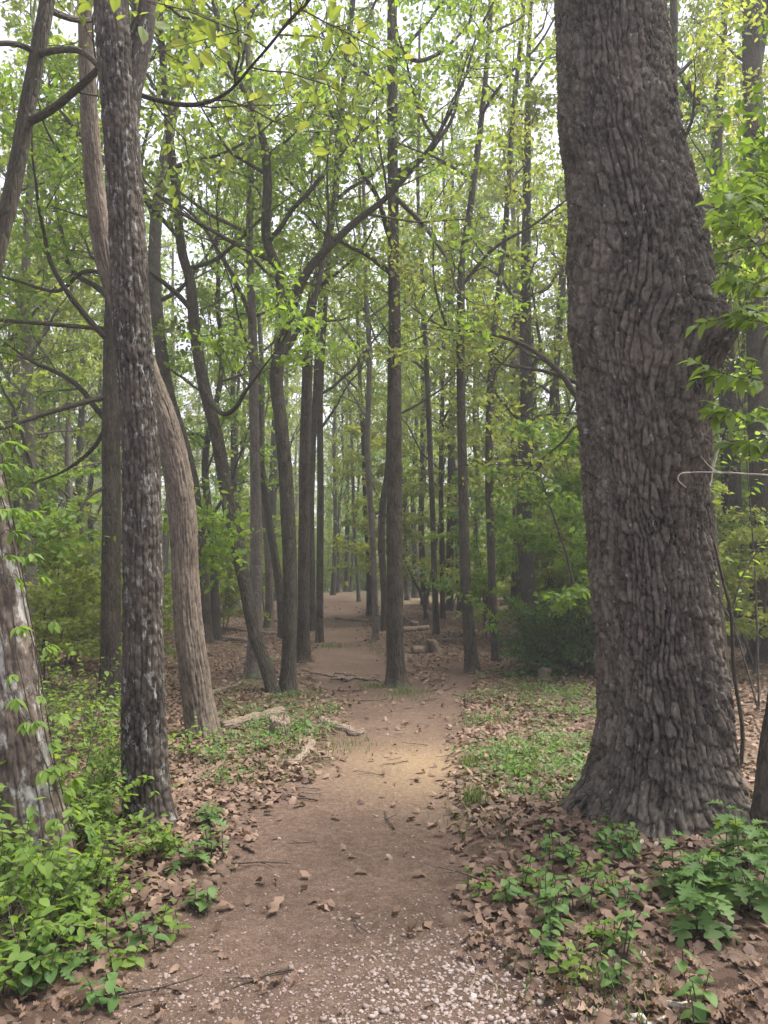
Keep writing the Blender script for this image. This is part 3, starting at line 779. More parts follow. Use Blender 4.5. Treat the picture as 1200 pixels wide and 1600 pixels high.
mid_traces = [
 ('slender_tree', 'slender dark straight trunk at the left edge of the far path', [(499, 1003, 13), (500, 900, 12), (501, 760, 11), (500, 640, 10), (503, 560, 9), (508, 480, 8)], 14, BARK_BROWN, LEAF_MID),
 ('curved_tree', 'thin dark trunk curving left, between the grey trunk and the twin pair', [(442, 997, 15), (438, 930, 14), (428, 860, 13), (417, 790, 12), (408, 720, 11), (404, 640, 10)], 14, BARK_GREY, LEAF_MID),
 ('pale_slim_tree', 'pale slim trunk with a broad foot in the litter behind the curved trunk', [(420, 980, 16), (421, 920, 13), (418, 850, 12), (412, 780, 11), (409, 700, 10)], 13, BARK_LIGHT, LEAF_FRESH),
 ('stout_far_tree', 'dark trunk standing between the straight brown trunk and the slender one', [(487, 985, 14), (487, 900, 12), (486, 800, 11), (489, 700, 10)], 15, BARK_BROWN, LEAF_MID),
 ('right_path_tree', 'tall straight slim trunk with pale foot at the right of the side trail', [(738, 1048, 22), (732, 980, 19), (727, 900, 18), (724, 800, 17), (722, 700, 16), (720, 600, 15), (720, 500, 14), (722, 410, 13), (733, 340, 12), (743, 260, 11), (753, 180, 10), (762, 80, 9)], 17, BARK_GREY, LEAF_YEL),
 ('mottled_tree', 'dark mottled trunk next to the green thicket right of the side trail', [(777, 1033, 17), (771, 970, 15), (768, 880, 14), (765, 780, 14), (764, 690, 13), (767, 600, 13), (770, 530, 12), (780, 450, 10), (790, 350, 9)], 16, BARK_MOSS, LEAF_YEL),
 ('sinuous_tree', 'light sinuous slim trunk just left of the central tree', [(587, 1000, 11), (585, 920, 10), (582, 840, 10), (577, 760, 10), (574, 690, 9), (576, 620, 9), (577, 540, 8), (572, 470, 7)], 14, BARK_LIGHT, LEAF_MID),
 ('crooked_tree', 'crooked dark trunk half hidden behind the central tree', [(601, 985, 12), (600, 920, 11), (596, 850, 12), (598, 790, 11), (606, 730, 9), (608, 650, 8)], 13, BARK_BROWN, LEAF_MID),
 ('thin_far_tree', 'thin brown trunk at the crest of the path', [(577, 962, 10), (576, 880, 9), (571, 800, 8), (568, 700, 8)], 14, BARK_BROWN, LEAF_YEL),
 ('crest_tree', 'pale thin trunk growing right beside the crest of the path', [(561, 940, 7), (557, 880, 6), (553, 800, 6), (550, 700, 5)], 13, BARK_LIGHT, LEAF_YEL),
 ('stump_side_tree', 'slim dark trunk near the upright broken stump right of the central tree', [(682, 991, 11), (679, 900, 10), (676, 800, 9), (672, 700, 9), (668, 600, 8)], 15, BARK_MOSS, LEAF_FRESH),
 ('paired_slim_tree', 'slimmer of the two close trunks beyond the broken stump', [(692, 968, 9), (691, 880, 9), (689, 780, 8), (690, 680, 8)], 15, BARK_BROWN, LEAF_YEL),
 ('paired_stout_tree', 'stouter of the two close trunks beyond the broken stump', [(703, 955, 13), (703, 880, 13), (704, 780, 12), (705, 680, 11)], 17, BARK_BROWN, LEAF_YEL),
 ('forked_far_tree', 'grey forked trunk far behind the central tree on its right', [(649, 934, 12), (649, 880, 11), (646, 800, 10), (647, 740, 8)], 14, BARK_GREY, LEAF_YEL),
 ('shaggy_tree', 'pale shaggy trunk rising out of the thicket left of the big oak', [(834, 955, 27), (830, 880, 24), (823, 790, 20), (818, 720, 17), (812, 640, 14), (808, 560, 12), (806, 470, 11)], 18, BARK_LIGHT, LEAF_YEL),
 ('thicket_tree', 'brown trunk in the thicket between the shaggy trunk and the big oak', [(888, 962, 24), (884, 880, 22), (878, 790, 20), (872, 700, 18), (866, 600, 16), (872, 520, 14), (880, 420, 13)], 18, BARK_BROWN, LEAF_YEL),
 ('thin_thicket_tree', 'thin dark trunk crossed by a leaning pole in the thicket', [(856, 955, 13), (850, 880, 11), (842, 790, 10), (836, 700, 9)], 15, BARK_GREY, LEAF_FRESH),
]
for i, (nm, lab, tr_, H, bk, lf) in enumerate(mid_traces):
    far_ = tr_[0][1] < 975
    make_tree(nm, lab, tr_, H, bk, lf, 40 + i, nu=18 if far_ else 28, dv=0.2 if far_ else 0.07, relief=None if far_ else dict(n=12, len=0.13, amp=0.006), flare=0.4,
              cr=cr(z0=4.0 if far_ else 4.8, n=9, length=2.6, per_m=32, nsub=5), leaf_size=0.115 if far_ else 0.095)
# --- the central tree standing in the fork of the path
make_tree('central_tree', 'straight tall trunk with flared mossy foot standing alone in the middle of the path', [(619, 1067, 34), (618, 1030, 31), (617, 960, 29), (617, 900, 28), (616, 800, 27), (616, 700, 26), (616, 600, 24), (616, 500, 22), (615, 400, 20), (614, 300, 19), (613, 200, 18), (613, 100, 18), (613, 20, 17), (614, -80, 16)], 19, BARK_BROWN, LEAF_FRESH, 30,
          nu=60, dv=0.035, relief=dict(n=20, len=0.10, amp=0.009), flare=0.75, nroot=5, flare_h=0.12,
          limbs=[dict(px=[(617, 285, 10), (640, 262, 9), (662, 245, 9), (680, 222, 7), (665, 195, 5), (650, 160, 4)], dy=-0.6, ext=1.5, nsub=9),
                 dict(px=[(622, 70, 8), (650, 95, 7), (690, 80, 6), (730, 40, 4)], dy=0.8, ext=1.5, nsub=7),
                 dict(px=[(620, 310, 8), (660, 350, 7), (690, 390, 6), (705, 420, 4)], dy=-1.0, ext=1.2, nsub=6)],
          cr=cr(z0=5.2, n=14, length=2.6, per_m=26))
# --- upper-left leaning tree, base outside the frame, and its overhanging branch
make_tree('overhanging_tree', 'leaning trunk with a long branch of loose olive leaves hanging over the lichen-spotted trunk', [(-150, 1190, 34), (-110, 900, 33), (-60, 620, 31), (-2, 380, 29), (22, 280, 28), (46, 150, 27), (74, 0, 25), (90, -120, 22)], 12, BARK_MOSS, LEAF_YEL, 31,
          nu=48, dv=0.04, relief=dict(n=14, len=0.12, amp=0.007), zfine=7,
          limbs=[dict(px=[(58, 82, 10), (30, 70, 9), (0, 68, 8), (-50, 75, 6), (-100, 60, 4)], dy=-0.6, ext=0.8, nsub=8, per_m=16, sub=0.3), dict(px=[(60, 84, 11), (95, 78, 10), (130, 82, 9), (170, 118, 8), (210, 145, 7), (290, 164, 6), (350, 148, 4), (400, 95, 3)], dy=-2.0, ext=0.8, nsub=14, ntw=3, per_m=18, sub=0.22, t0=0.35)],
          cr=cr(z0=5.5, n=8, length=2.6, per_m=18))
# --- right edge
make_tree('limb_tree', 'dark trunk with a thick limb bending toward the big oak near the right edge', [(1150, 1010, 40), (1146, 900, 36), (1140, 700, 30), (1132, 500, 26), (1122, 330, 22), (1120, 250, 20), (1121, 185, 18), (1128, 100, 14), (1133, 0, 10)], 12, BARK_BROWN, LEAF_YEL, 32,
          nu=40, dv=0.05, relief=dict(n=14, len=0.12, amp=0.007), limbs=[dict(px=[(1119, 210, 15), (1108, 188, 15), (1088, 152, 14), (1062, 115, 12), (1042, 92, 10), (1020, 50, 8)], dy=-0.8, ext=2, nsub=8)], cr=cr(z0=4.0, n=12, length=2.4))
make_tree('right_edge_tree', 'thick dark brown trunk behind the bright leaves at the right margin', [(1196, 1035, 50), (1193, 900, 46), (1188, 700, 40), (1182, 500, 36), (1178, 300, 33), (1176, 100, 31), (1174, 0, 30), (1172, -100, 26)], 18, BARK_BROWN, LEAF_YEL, 33,
          nu=44, dv=0.05, relief=dict(n=14, len=0.12, amp=0.007), limbs=[dict(px=[(1180, 120, 16), (1192, 50, 15), (1203, -30, 14)], dy=0.2, ext=3)], cr=cr(z0=3.5, n=16, length=2.6))
make_tree('reddish_tree', 'reddish brown trunk showing behind the right side of the big oak', [(1122, 1075, 36), (1116, 960, 32), (1106, 830, 29), (1096, 700, 26)], 13, BARK_BROWN, LEAF_YEL, 34, nu=40, dv=0.05, relief=dict(n=14, len=0.12, amp=0.007), limbs=[dict(px=[(1104, 770, 13), (1000, 690, 12), (907, 624, 10), (875, 582, 9), (822, 541, 7), (760, 520, 5), (700, 515, 3)], dy=0.4, ext=0.8, nsub=12, per_m=24), dict(px=[(1104, 740, 10), (1000, 650, 9), (905, 600, 8), (850, 580, 6), (800, 573, 4)], dy=1.0, ext=0.8, nsub=10, per_m=24), dict(px=[(1110, 800, 9), (1000, 720, 8), (912, 665, 6), (880, 690, 4), (850, 715, 3)], dy=0.2, ext=0.5, nsub=8, per_m=20)], cr=cr(z0=3.5, n=10, length=2.0))
make_tree('crooked_edge_tree', 'small crooked dark trunk at the foot of the big oak by the lobed herbs', [(1196, 1305, 42), (1197, 1240, 34), (1204, 1160, 32), (1218, 1060, 30), (1228, 900, 28), (1238, 600, 24)], 7, BARK_MOSS, LEAF_FRESH, 35, nu=56, dv=0.02, relief=dict(n=14, len=0.09, amp=0.008), cr=cr(z0=3.6, n=8, length=1.6, az=(-1.4, 1.6)))

# ------------------------------------------------------------------ the rest of the wood: variants and copies
def variant(seed, H, r, bark, leafm, z0, n, length, per_m, leaf_size=0.15, lean=0.5):
    rg = rng_(seed)
    k = 8
    x = np.cumsum(rg.normal(0, 0.16, k)) * lean; y = np.cumsum(rg.normal(0, 0.16, k)) * lean
    x -= x[0]; y -= y[0]
    z = np.linspace(0, H, k)
    rr = r * (1 - 0.92 * (z / H) ** 1.1)
    g, D = trunk_geo(np.column_stack([x, y, z, rr]), 14, 0.35, 8, None, seed, 0.45)
    lbs, twg, lv = crown(D, z0, H - 0.3, n, rg, length=length, nsub=5, ntw=4, per_m=per_m, twig_r=0.008, limb_ns=5)
    for l in lbs + [twg]:
        g.V += l.V; g.Q += [q + g.n for q in l.Q]; g.n += l.n
        for kk, v in l.A.items(): g.A[kk].extend(v)
    lg = Geo(); leaf_cloud(lg, np.concatenate(lv), leaf_size, rg)
    return g.mesh('trunk', bark), lg.mesh('crown', leafm, False)

FAR = [variant(101, 18, 0.17, BARK_GREY, LEAF_YEL, 3.5, 20, 3.0, 20), variant(102, 20, 0.21, BARK_BROWN, LEAF_MID, 4.5, 20, 3.4, 20),
       variant(103, 16, 0.13, BARK_LIGHT, LEAF_YEL, 2.8, 20, 2.6, 20), variant(104, 19, 0.24, BARK_BROWN, LEAF_YEL, 4.0, 20, 3.6, 19),
       variant(105, 15, 0.11, BARK_GREY, LEAF_FRESH, 2.5, 19, 2.4, 20, lean=1.0), variant(106, 17, 0.15, BARK_MOSS, LEAF_MID, 3.2, 19, 2.8, 20, lean=0.8)]
KIND = ['slim grey', 'stout brown', 'slim pale', 'stout dark', 'thin crooked grey', 'mossy dark']

def place_far(seed):
    rg = rng_(seed)
    pts = []
    tries = 0
    want = 150
    pl = [(a, b) for a, b, c in PATH]
    px_, py_ = np.array([p[0] for p in PATH]), np.array([p[1] for p in PATH])
    while len(pts) < want and tries < 6000:
        tries += 1
        y = 15 + 75 * rg.random() ** 1.15
        half = 0.56 * y + 3
        x = rg.uniform(-half, half)
        pc = np.interp(y, py_, px_)
        if y < 40 and abs(x - pc) < 1.3 + 0.02 * y: continue
        if y < 24 and -3.2 < x < 2.2: continue
        dmin = 1.5 + 0.012 * y
        if any((x - a) ** 2 + (y - b) ** 2 < dmin ** 2 for a, b in pts): continue
        if any((x - a) ** 2 + (y - b) ** 2 < 1.4 ** 2 for a, b, c in TREE_BASES): continue
        pts.append((x, y))
    for (x, y) in pts:
        k = int(rg.integers(0, 6)); tm, cm = FAR[k]
        pc = np.interp(y, py_, px_)
        zone = 'beyond the crest of the path' if y > 38 else ('in the crowded stand left of the path' if x < pc else 'in the green thicket right of the path')
        o = thing('forest_tree', (x, y, float(base_h(x, y)) - 0.03), '%s trunk with young leaves %s' % (KIND[k], zone), 'tree', '%s trees %s' % (KIND[k], zone), rg.uniform(0, 6.28))
        s = rg.uniform(0.8, 1.2); o.scale = (s * rg.uniform(0.8, 1.2),) * 2 + (s,)
        obj('trunk', tm, o); tag(obj('crown', cm, o), kind='stuff')
for i, (px, py, k, sc_) in enumerate([(46, 962, 2, .8), (62, 955, 0, .8), (100, 968, 2, .9), (116, 952, 0, .8), (142, 948, 4, 1), (30, 975, 5, .8), (338, 1000, 4, .9), (357, 962, 0, .7), (370, 948, 2, .8), (386, 955, 4, .8), (548, 925, 4, .8), (664, 944, 0, .7), (748, 950, 2, .7),
                                      (762, 945, 4, .8), (803, 952, 0, .8), (905, 955, 2, .9), (1150, 965, 0, .8), (1166, 978, 2, .9), (1182, 960, 4, 1), (520, 930, 0, .6), (528, 926, 4, .7), (612, 936, 2, .7), (636, 938, 4, .8), (720, 958, 5, .7)]):
    p = ground_pt(px, py); rg = rng_(860 + i)
    zone = 'in the open stand left of the path' if px < 500 else ('at the crest of the path' if px < 640 else 'among saplings right of the central tree')
    o = thing('slim_tree', p, '%s trunk standing %s' % (KIND[k], zone), 'tree', '%s trees %s' % (KIND[k], zone), rg.uniform(0, 6.28))
    o.scale = (sc_, sc_, 0.95); obj('trunk', FAR[k][0], o); tag(obj('crown', FAR[k][1], o), kind='stuff')
    TREE_BASES.append((p[0], p[1], 0.1))
place_far(7)

def far_belt(seed):
    rg = rng_(seed)
    for i in range(70):
        y = rg.uniform(80, 135); x = rg.uniform(-0.55, 0.55) * y
        k = int(rg.integers(0, 6)); tm, cm = FAR[k]
        o = thing('forest_tree', (x, y, float(base_h(x, y)) - 0.05), '%s trunk in the farthest rank of the wood' % KIND[k], 'tree', '%s trees of the farthest rank' % KIND[k], rg.uniform(0, 6.28))
        s = rg.uniform(0.9, 1.3); o.scale = (s * 1.15, s * 1.15, s)
        obj('trunk', tm, o); tag(obj('crown', cm, o), kind='stuff')
far_belt(8)
def flank(seed):
    rg = rng_(seed); n = 0
    while n < 28:
        y = rg.uniform(2, 42); sd = 1 if rg.random() < 0.5 else -1
        x = sd * (0.52 * y + rg.uniform(4.0, 14))
        if any((x - a) ** 2 + (y - b) ** 2 < 2.0 ** 2 for a, b, c in TREE_BASES): continue
        TREE_BASES.append((x, y, .1)); n += 1
        k = int(rg.integers(0, 6)); zone = 'on the left flank of the wood' if sd < 0 else 'on the right flank of the wood'
        o = thing('forest_tree', (x, y, float(base_h(x, y)) - 0.03), '%s trunk with young leaves %s' % (KIND[k], zone), 'tree', '%s trees %s' % (KIND[k], zone), rg.uniform(0, 6.28))
        s = rg.uniform(0.8, 1.15); o.scale = (s, s, s); obj('trunk', FAR[k][0], o); tag(obj('crown', FAR[k][1], o), kind='stuff')
flank(21)

# understory saplings: layered sprays of young leaves close to the ground
def under_variant(seed, H, nst, leafm, per_m, size, lay=10, spread_len=1.1):
    rg = rng_(seed); st = Geo(); lv = []
    for s in range(nst):
        a = rg.uniform(0, 6.28); le = rg.uniform(0.05, 0.35) if nst > 1 else 0.05
        P = wander((rg.normal(0, .05), rg.normal(0, .05), 0), (math.cos(a) * le, math.sin(a) * le, 1), H * rg.uniform(0.75, 1.05), 7, rg, 0.08, 0.08)
        r0 = 0.008 + 0.005 * H
        tube(P, np.linspace(r0, 0.004, len(P)), 5, st)
        for q in range(lay):
            t = 0.18 + 0.8 * (q + rg.random()) / lay
            x = t * 7; i = min(int(x), 6); p = P[i] + (P[i + 1] - P[i]) * (x - i)
            aa = rg.uniform(0, 6.28); L = spread_len * (1.2 - 0.8 * t) * rg.uniform(0.6, 1.3)
            B = wander(p, (math.cos(aa), math.sin(aa), rg.uniform(0.0, 0.5)), L, 5, rg, -0.02, 0.14)
            tube(B, np.linspace(0.006, 0.003, 6), 3, st)
            for w in range(4):
                i = 1 + w
                W = wander(B[i], side_dir((B[i] - B[i - 1]) / np.linalg.norm(B[i] - B[i - 1]), rg, rg.uniform(0.5, 1.0)), L * 0.4, 3, rg, 0, 0.15)
                tube(W, np.linspace(0.004, 0.002, 4), 3, st)
                lv.append(twig_leaves(W, rg, per_m, 0.06))
            lv.append(twig_leaves(B[1:], rg, per_m, 0.06))
    lg = Geo(); pts = np.concatenate(lv); leaf_cloud(lg, pts, size, rg, 0.3, 0.7)
    return st.mesh('stem', TWIG), lg.mesh('foliage', leafm, False)
UND = [under_variant(201, 3.2, 3, LEAF_YEL, 60, 0.10, 12, 1.2), under_variant(202, 4.8, 2, LEAF_FRESH, 60, 0.105, 18, 1.6), under_variant(203, 2.0, 5, LEAF_YEL, 60, 0.085, 9, 0.9),
       under_variant(204, 6.0, 2, LEAF_YEL, 56, 0.11, 20, 1.7), under_variant(205, 1.2, 6, LEAF_FRESH, 60, 0.075, 8, 0.7)]
UK = ['leafy three-stemmed sapling', 'tall leafy sapling', 'bushy understory shrub', 'tall yellow-green sapling', 'low spreading shrub']
def place_under(seed):
    rg = rng_(seed); pts = []; tries = 0
    px_, py_ = np.array([p[0] for p in PATH]), np.array([p[1] for p in PATH])
    while len(pts) < 290 and tries < 9000:
        tries += 1
        y = 12 + 68 * rg.random() ** 1.2
        half = 0.55 * y + 2
        x = rg.uniform(-half, half)
        pc = np.interp(y, py_, px_)
        if y < 42 and abs(x - pc) < 1.6 + 0.03 * y: continue
        left = x < pc
        if left and y < 22 and x > -6.5: continue           # bare brown floor left of the path
        if left and y < 34 and rg.random() < 0.6: continue
        if (not left) and y < 17 and x < 2.6: continue
        if any((x - a) ** 2 + (y - b) ** 2 < 0.9 ** 2 for a, b in pts): continue
        pts.append((x, y))
    for (x, y) in pts:
        pc = np.interp(y, py_, px_)
        k = int(rg.choice(5, p=[.27, .22, .2, .21, .1])); sm, fm = UND[k]
        zone = 'beyond the crest of the path' if y > 38 else ('left of the path' if x < pc else 'in the thicket right of the path')
        o = thing('understory_sapling', (x, y, float(base_h(x, y)) - 0.02), '%s with fresh spring leaves %s' % (UK[k], zone), 'sapling', '%ss %s' % (UK[k], zone), rg.uniform(0, 6.28))
        s = rg.uniform(0.75, 1.3); o.scale = (s, s, s)
        obj('stem', sm, o); tag(obj('foliage', fm, o), kind='stuff')
place_under(9)
def far_understory(seed):  # added understory saplings mixed with shrubs, all under the shrub category
    rg = rng_(seed)
    for i in range(90):
        y = rg.uniform(39, 75) if i < 60 else rg.uniform(75, 110)
        x = rg.uniform(-0.3, 0.3) * y if i < 60 else rg.uniform(-0.55, 0.55) * y
        k = (2, 0, 2, 4, 1)[i % 5]; sm, fm = UND[k]
        o = thing('understory_plant', (x, y, float(base_h(x, y)) - 0.02), '%s in the low green beyond the path crest' % ('rounded leafy shrub', 'leafy upright sapling', 'rounded leafy shrub', 'ground-hugging leafy shrub', 'tall leafy shrub')[i % 5], 'shrub', '%s shrubs beyond the path crest' % ('rounded', 'upright', 'rounded', 'ground-hugging', 'tall')[i % 5], rg.uniform(0, 6.28))
        s = rg.uniform(1.0, 1.6); o.scale = (s * 1.3, s * 1.3, s)
        obj('stem', sm, o); tag(obj('foliage', fm, o), kind='stuff')
far_understory(10)
def flank_shrubs(seed):
    rg = rng_(seed)
    for i in range(36):
        y = rg.uniform(6, 36); sd = 1 if i % 2 else -1
        x = sd * (0.52 * y + rg.uniform(1.5, 9)); k = (0, 2, 1)[i % 3]; zone = 'left' if sd < 0 else 'right'
        o = thing('understory_plant', (x, y, float(base_h(x, y)) - 0.02), '%s on the %s flank of the wood' % (UK[k], zone), 'shrub', '%ss on the %s flank of the wood' % (UK[k], zone), rg.uniform(0, 6.28))
        s = rg.uniform(0.8, 1.2); o.scale = (s, s, s); obj('stem', UND[k][0], o); tag(obj('foliage', UND[k][1], o), kind='stuff')
flank_shrubs(22)

# ------------------------------------------------------------------ near plants, litter, stones, dead wood
def leaf_mesh(name, outline, mat, fold=0.10, curl=0.10, rnd=0.5, nseg=None):
    """leaf along +X; outline rows (x, halfwidth); folded along the midrib and curling down at the tip"""
    V = []; n = len(outline)
    for (x, w) in outline:
        z = -curl * x * x
        V += [(x, -w, z + fold * w * 2), (x, 0, z), (x, w, z + fold * w * 2)]
    Q = []
    for i in range(n - 1):
        a = i * 3
        Q += [(a, a + 3, a + 4, a + 1), (a + 1, a + 4, a + 5, a + 2)]
    g = Geo(); g.add(V, Q, None, rnd=np.full(len(V), rnd))
    return g.mesh(name, mat, True)

OVATE = [(0, 0.015), (0.12, 0.16), (0.32, 0.29), (0.55, 0.27), (0.8, 0.13), (1.0, 0.004)]
ELLIP = [(0, 0.012), (0.12, 0.10), (0.35, 0.22), (0.6, 0.21), (0.85, 0.09), (1.0, 0.003)]
ROUND = [(0, 0.02), (0.08, 0.22), (0.3, 0.37), (0.6, 0.34), (0.85, 0.2), (1.0, 0.02)]
LOBED = [(0, 0.012), (0.14, 0.03), (0.2, 0.17), (0.30, 0.24), (0.33, 0.06), (0.42, 0.30), (0.52, 0.36), (0.54, 0.08), (0.63, 0.26), (0.72, 0.30), (0.75, 0.07), (0.86, 0.13), (1.0, 0.004)]
OAKLEAF = [(0, 0.012), (0.1, 0.05), (0.2, 0.17), (0.28, 0.10), (0.38, 0.26), (0.47, 0.14), (0.6, 0.33), (0.7, 0.19), (0.82, 0.24), (0.93, 0.12), (1.0, 0.01)]

def leaf_set(name, outline, mat, fold=0.1, curl=0.1):
    return [leaf_mesh(name, outline, mat, fold * f, curl * c, r) for f, c, r in ((1, 1, 0.25), (1.6, 0.3, 0.5), (0.5, 2.0, 0.75), (1.2, 1.4, 0.95))]
L_SHRUB = leaf_set('leaf', OVATE, LEAF_FRESH)
L_ROUND = leaf_set('leaf', ROUND, LEAF_FRESH)
L_ELL = leaf_set('leaf', ELLIP, LEAF_FRESH, 0.16, 0.25)
L_LOB = leaf_set('leaf', LOBED, LEAF_HERB, 0.12, 0.2)
L_HEART = leaf_set('leaf', ROUND, LEAF_HERB, 0.12, 0.15)

def put_leaf(parent, me, p, yaw, pitch, roll, size):
    o = obj('leaf', me, parent)
    M = Matrix.Rotation(yaw, 4, 'Z') @ Matrix.Rotation(pitch, 4, 'Y') @ Matrix.Rotation(roll, 4, 'X')
    o.matrix_local = Matrix.Translation(Vector(p)) @ M @ Matrix.Diagonal((size, size, size, 1))
    return o

def shrub(name, loc, label, group, seed, H, nst, nleaf, lset, size, spread=0.5, up=0.0, cat='shrub', lean=(0, 0), stem_r=0.004):
    rg = rng_(seed)
    root = thing(name, loc, label, cat, group)
    spots = []
    for s in range(nst):
        a = rg.uniform(0, 6.28); sp = spread * rg.uniform(0.3, 1.0)
        P = wander((rg.normal(0, .03), rg.normal(0, .03), -0.02), (math.cos(a) * sp + lean[0], math.sin(a) * sp + lean[1], 1), H * rg.uniform(0.6, 1.1), 7, rg, up, 0.12)
        st = tube(P, np.linspace(stem_r, stem_r * 0.4, 8), 5)
        paths = [P]
        for q in range(3):
            i = int(rg.integers(2, 6))
            T = P[i + 1] - P[i]; T /= np.linalg.norm(T)
            B = wander(P[i], side_dir(T, rg, rg.uniform(0.5, 1.0)), H * rg.uniform(0.25, 0.45), 4, rg, 0.02, 0.14)
            tube(B, np.linspace(stem_r * 0.6, stem_r * 0.3, 5), 4, st)
            paths.append(B)
        spots.append((paths, obj('stem', st.mesh('stem', TWIG), root)))
    per = max(1, nleaf // (nst * 4) - 1)
    for paths, so in spots:
        for P in paths:
            for k in range(per + 1):
                t = (0.25 + 0.75 * (k + rg.random() * 0.6) / per) * (len(P) - 1); t = min(t, len(P) - 1.001)
                i = int(t); p = P[i] + (P[i + 1] - P[i]) * (t - i)
                T = P[i + 1] - P[i]
                yaw = math.atan2(T[1], T[0]) + (1 if k % 2 else -1) * rg.uniform(0.6, 1.3)
                put_leaf(so, lset[int(rg.integers(0, len(lset)))], p, yaw, rg.normal(0.15, 0.35), rg.normal(0, 0.3), size * rg.uniform(0.65, 1.25))
    return root

# shrubs on the left
def gp(px, py):
    p = ground_pt(px, py); return (p[0], p[1], p[2])
SHR = [  # px, py of the base, height, stems, leaves, leaf set, leaf size, label, spread
 (40, 1500, 0.50, 8, 270, L_SHRUB, 0.058, 'dense dark green shrub at the foot of the leaning lichen trunk', 0.8),
 (-20, 1450, 0.80, 8, 280, L_SHRUB, 0.062, 'tall leafy shrub climbing against the leaning lichen trunk', 0.5),
 (110, 1410, 0.42, 8, 280, L_ROUND, 0.046, 'yellow-green shrub with rounded leaves in front of the leaning lichen trunk', 0.9),
 (175, 1395, 0.36, 8, 260, L_ROUND, 0.044, 'yellow-green low shrub spreading toward the path below the plated trunk', 1.0),
 (140, 1325, 0.60, 9, 290, L_SHRUB, 0.048, 'thick green shrub filling the gap between the lichen trunk and the plated trunk', 0.8),
 (195, 1325, 0.50, 8, 280, L_SHRUB, 0.046, 'green shrub pressed against the foot of the plated trunk', 0.8),
 (120, 1265, 0.75, 9, 290, L_SHRUB, 0.050, 'green shrub behind the leaning lichen trunk', 0.8),
 (165, 1240, 0.65, 8, 280, L_SHRUB, 0.048, 'fine-leaved shrub just behind the plated trunk on its left', 0.8),
 (110, 1195, 0.75, 8, 280, L_SHRUB, 0.050, 'loose tall shrub in front of the straight dark brown trunk', 0.8),
 (160, 1175, 0.70, 8, 270, L_SHRUB, 0.050, 'round bushy shrub below the straight dark brown trunk', 0.8),
 (80, 1150, 0.95, 8, 280, L_SHRUB, 0.056, 'high thin shrub deep behind the leaning lichen trunk', 0.6),
 (275, 1190, 0.45, 7, 150, L_SHRUB, 0.048, 'small shrub between the plated trunk and the pale bent trunk', 0.8),
 (245, 1340, 0.30, 8, 200, L_SHRUB, 0.044, 'low leafy sprig at the path side of the plated trunk', 1.0),
 (60, 1350, 0.62, 7, 240, L_ROUND, 0.056, 'round-leaved shrub hugging the base of the leaning lichen trunk', 0.6),
 (15, 1550, 0.36, 7, 220, L_SHRUB, 0.055, 'low shrub where the gravel meets the left bushes', 0.9),
 (0, 1380, 0.95, 7, 240, L_ROUND, 0.060, 'tall round-leaved shrub hiding the outer side of the leaning lichen trunk', 0.4),
 (150, 1440, 0.30, 8, 220, L_SHRUB, 0.044, 'low green shrub spilling onto the path litter below the plated trunk', 1.0),
 (90, 1300, 0.70, 8, 280, L_SHRUB, 0.050, 'dark leafy shrub tucked between lichen trunk and yellow-green shrub', 0.7),
 (175, 1290, 0.52, 8, 280, L_SHRUB, 0.046, 'bright shrub on the left flank of the plated trunk', 0.8),
 (140, 1150, 0.75, 8, 260, L_SHRUB, 0.050, 'airy shrub around the slender sapling stem', 0.8),
 (55, 1230, 0.95, 8, 280, L_SHRUB, 0.054, 'tall shrub rising right behind the lichen trunk', 0.6),
 (200, 1260, 0.6, 8, 260, L_SHRUB, 0.046, 'fine green shrub half hidden by the plated trunk', 0.8),
 (20, 1440, 0.55, 8, 280, L_SHRUB, 0.056, 'shrub with hanging leaves under the climbing tall shrub', 0.7),
 (85, 1470, 0.30, 7, 200, L_SHRUB, 0.046, 'low green shrub edging the litter below the yellow-green shrub', 0.9),
]
for i, (px, py, H, nst, nl, ls, sz, lab, sp) in enumerate(SHR):
    shrub('leafy_shrub', gp(px, py), lab, 'shrubs around the left foreground trunks', 300 + i, H, nst, nl, ls, sz, sp, -0.02)

# creeper on the leaning trunk: palmate groups of leaves
def creeper():
    rows, b = trace_ctrl(LL, 15)
    D = catmull(rows, 16); rg = rng_(333)
    root = thing('creeper_vine', b, 'green creeper climbing up the leaning lichen-crusted trunk', 'vine')
    for s in range(4):
        th = R(-60) + s * 0.55 + rg.normal(0, .1)
        P = []
        for h in np.arange(0.02, 2.6, 0.12):
            z = b[2] + h; th += rg.normal(0, 0.1)
            r = np.interp(z, D[:, 2], D[:, 3]) * (1.04 + 0.2 * math.exp(-h / 0.2)) + 0.012
            P.append((np.interp(z, D[:, 2], D[:, 0]) + math.cos(th) * r - b[0], np.interp(z, D[:, 2], D[:, 1]) + math.sin(th) * r - b[1], h))
        P = np.array(P); st = tube(P, 0.004, 5); lf = []
        for k in range(1, len(P) - 1):
            if rg.random() < (0.55 if 0.9 < P[k][2] < 1.5 else 0.12): continue
            a = th + rg.normal(0, 0.5); q = P[k] + np.array([math.cos(a), math.sin(a), 0.2]) * rg.uniform(0.04, 0.12)
            tube(np.array([P[k], (P[k] + q) / 2 + (0, 0, .02), q]), 0.002, 3, st)
            for f in (-1.1, -0.5, 0.05, 0.6, 1.2)[:(5 if k % 3 else 3)]:
                lf.append((L_ELL[int(rg.integers(0, 4))], q, a + f, rg.normal(0.5, 0.25), rg.normal(0, 0.2), rg.uniform(0.055, 0.085)))
        so = obj('stem', st.mesh('stem', TWIG), root)
        for l in lf: put_leaf(so, *l)
creeper()

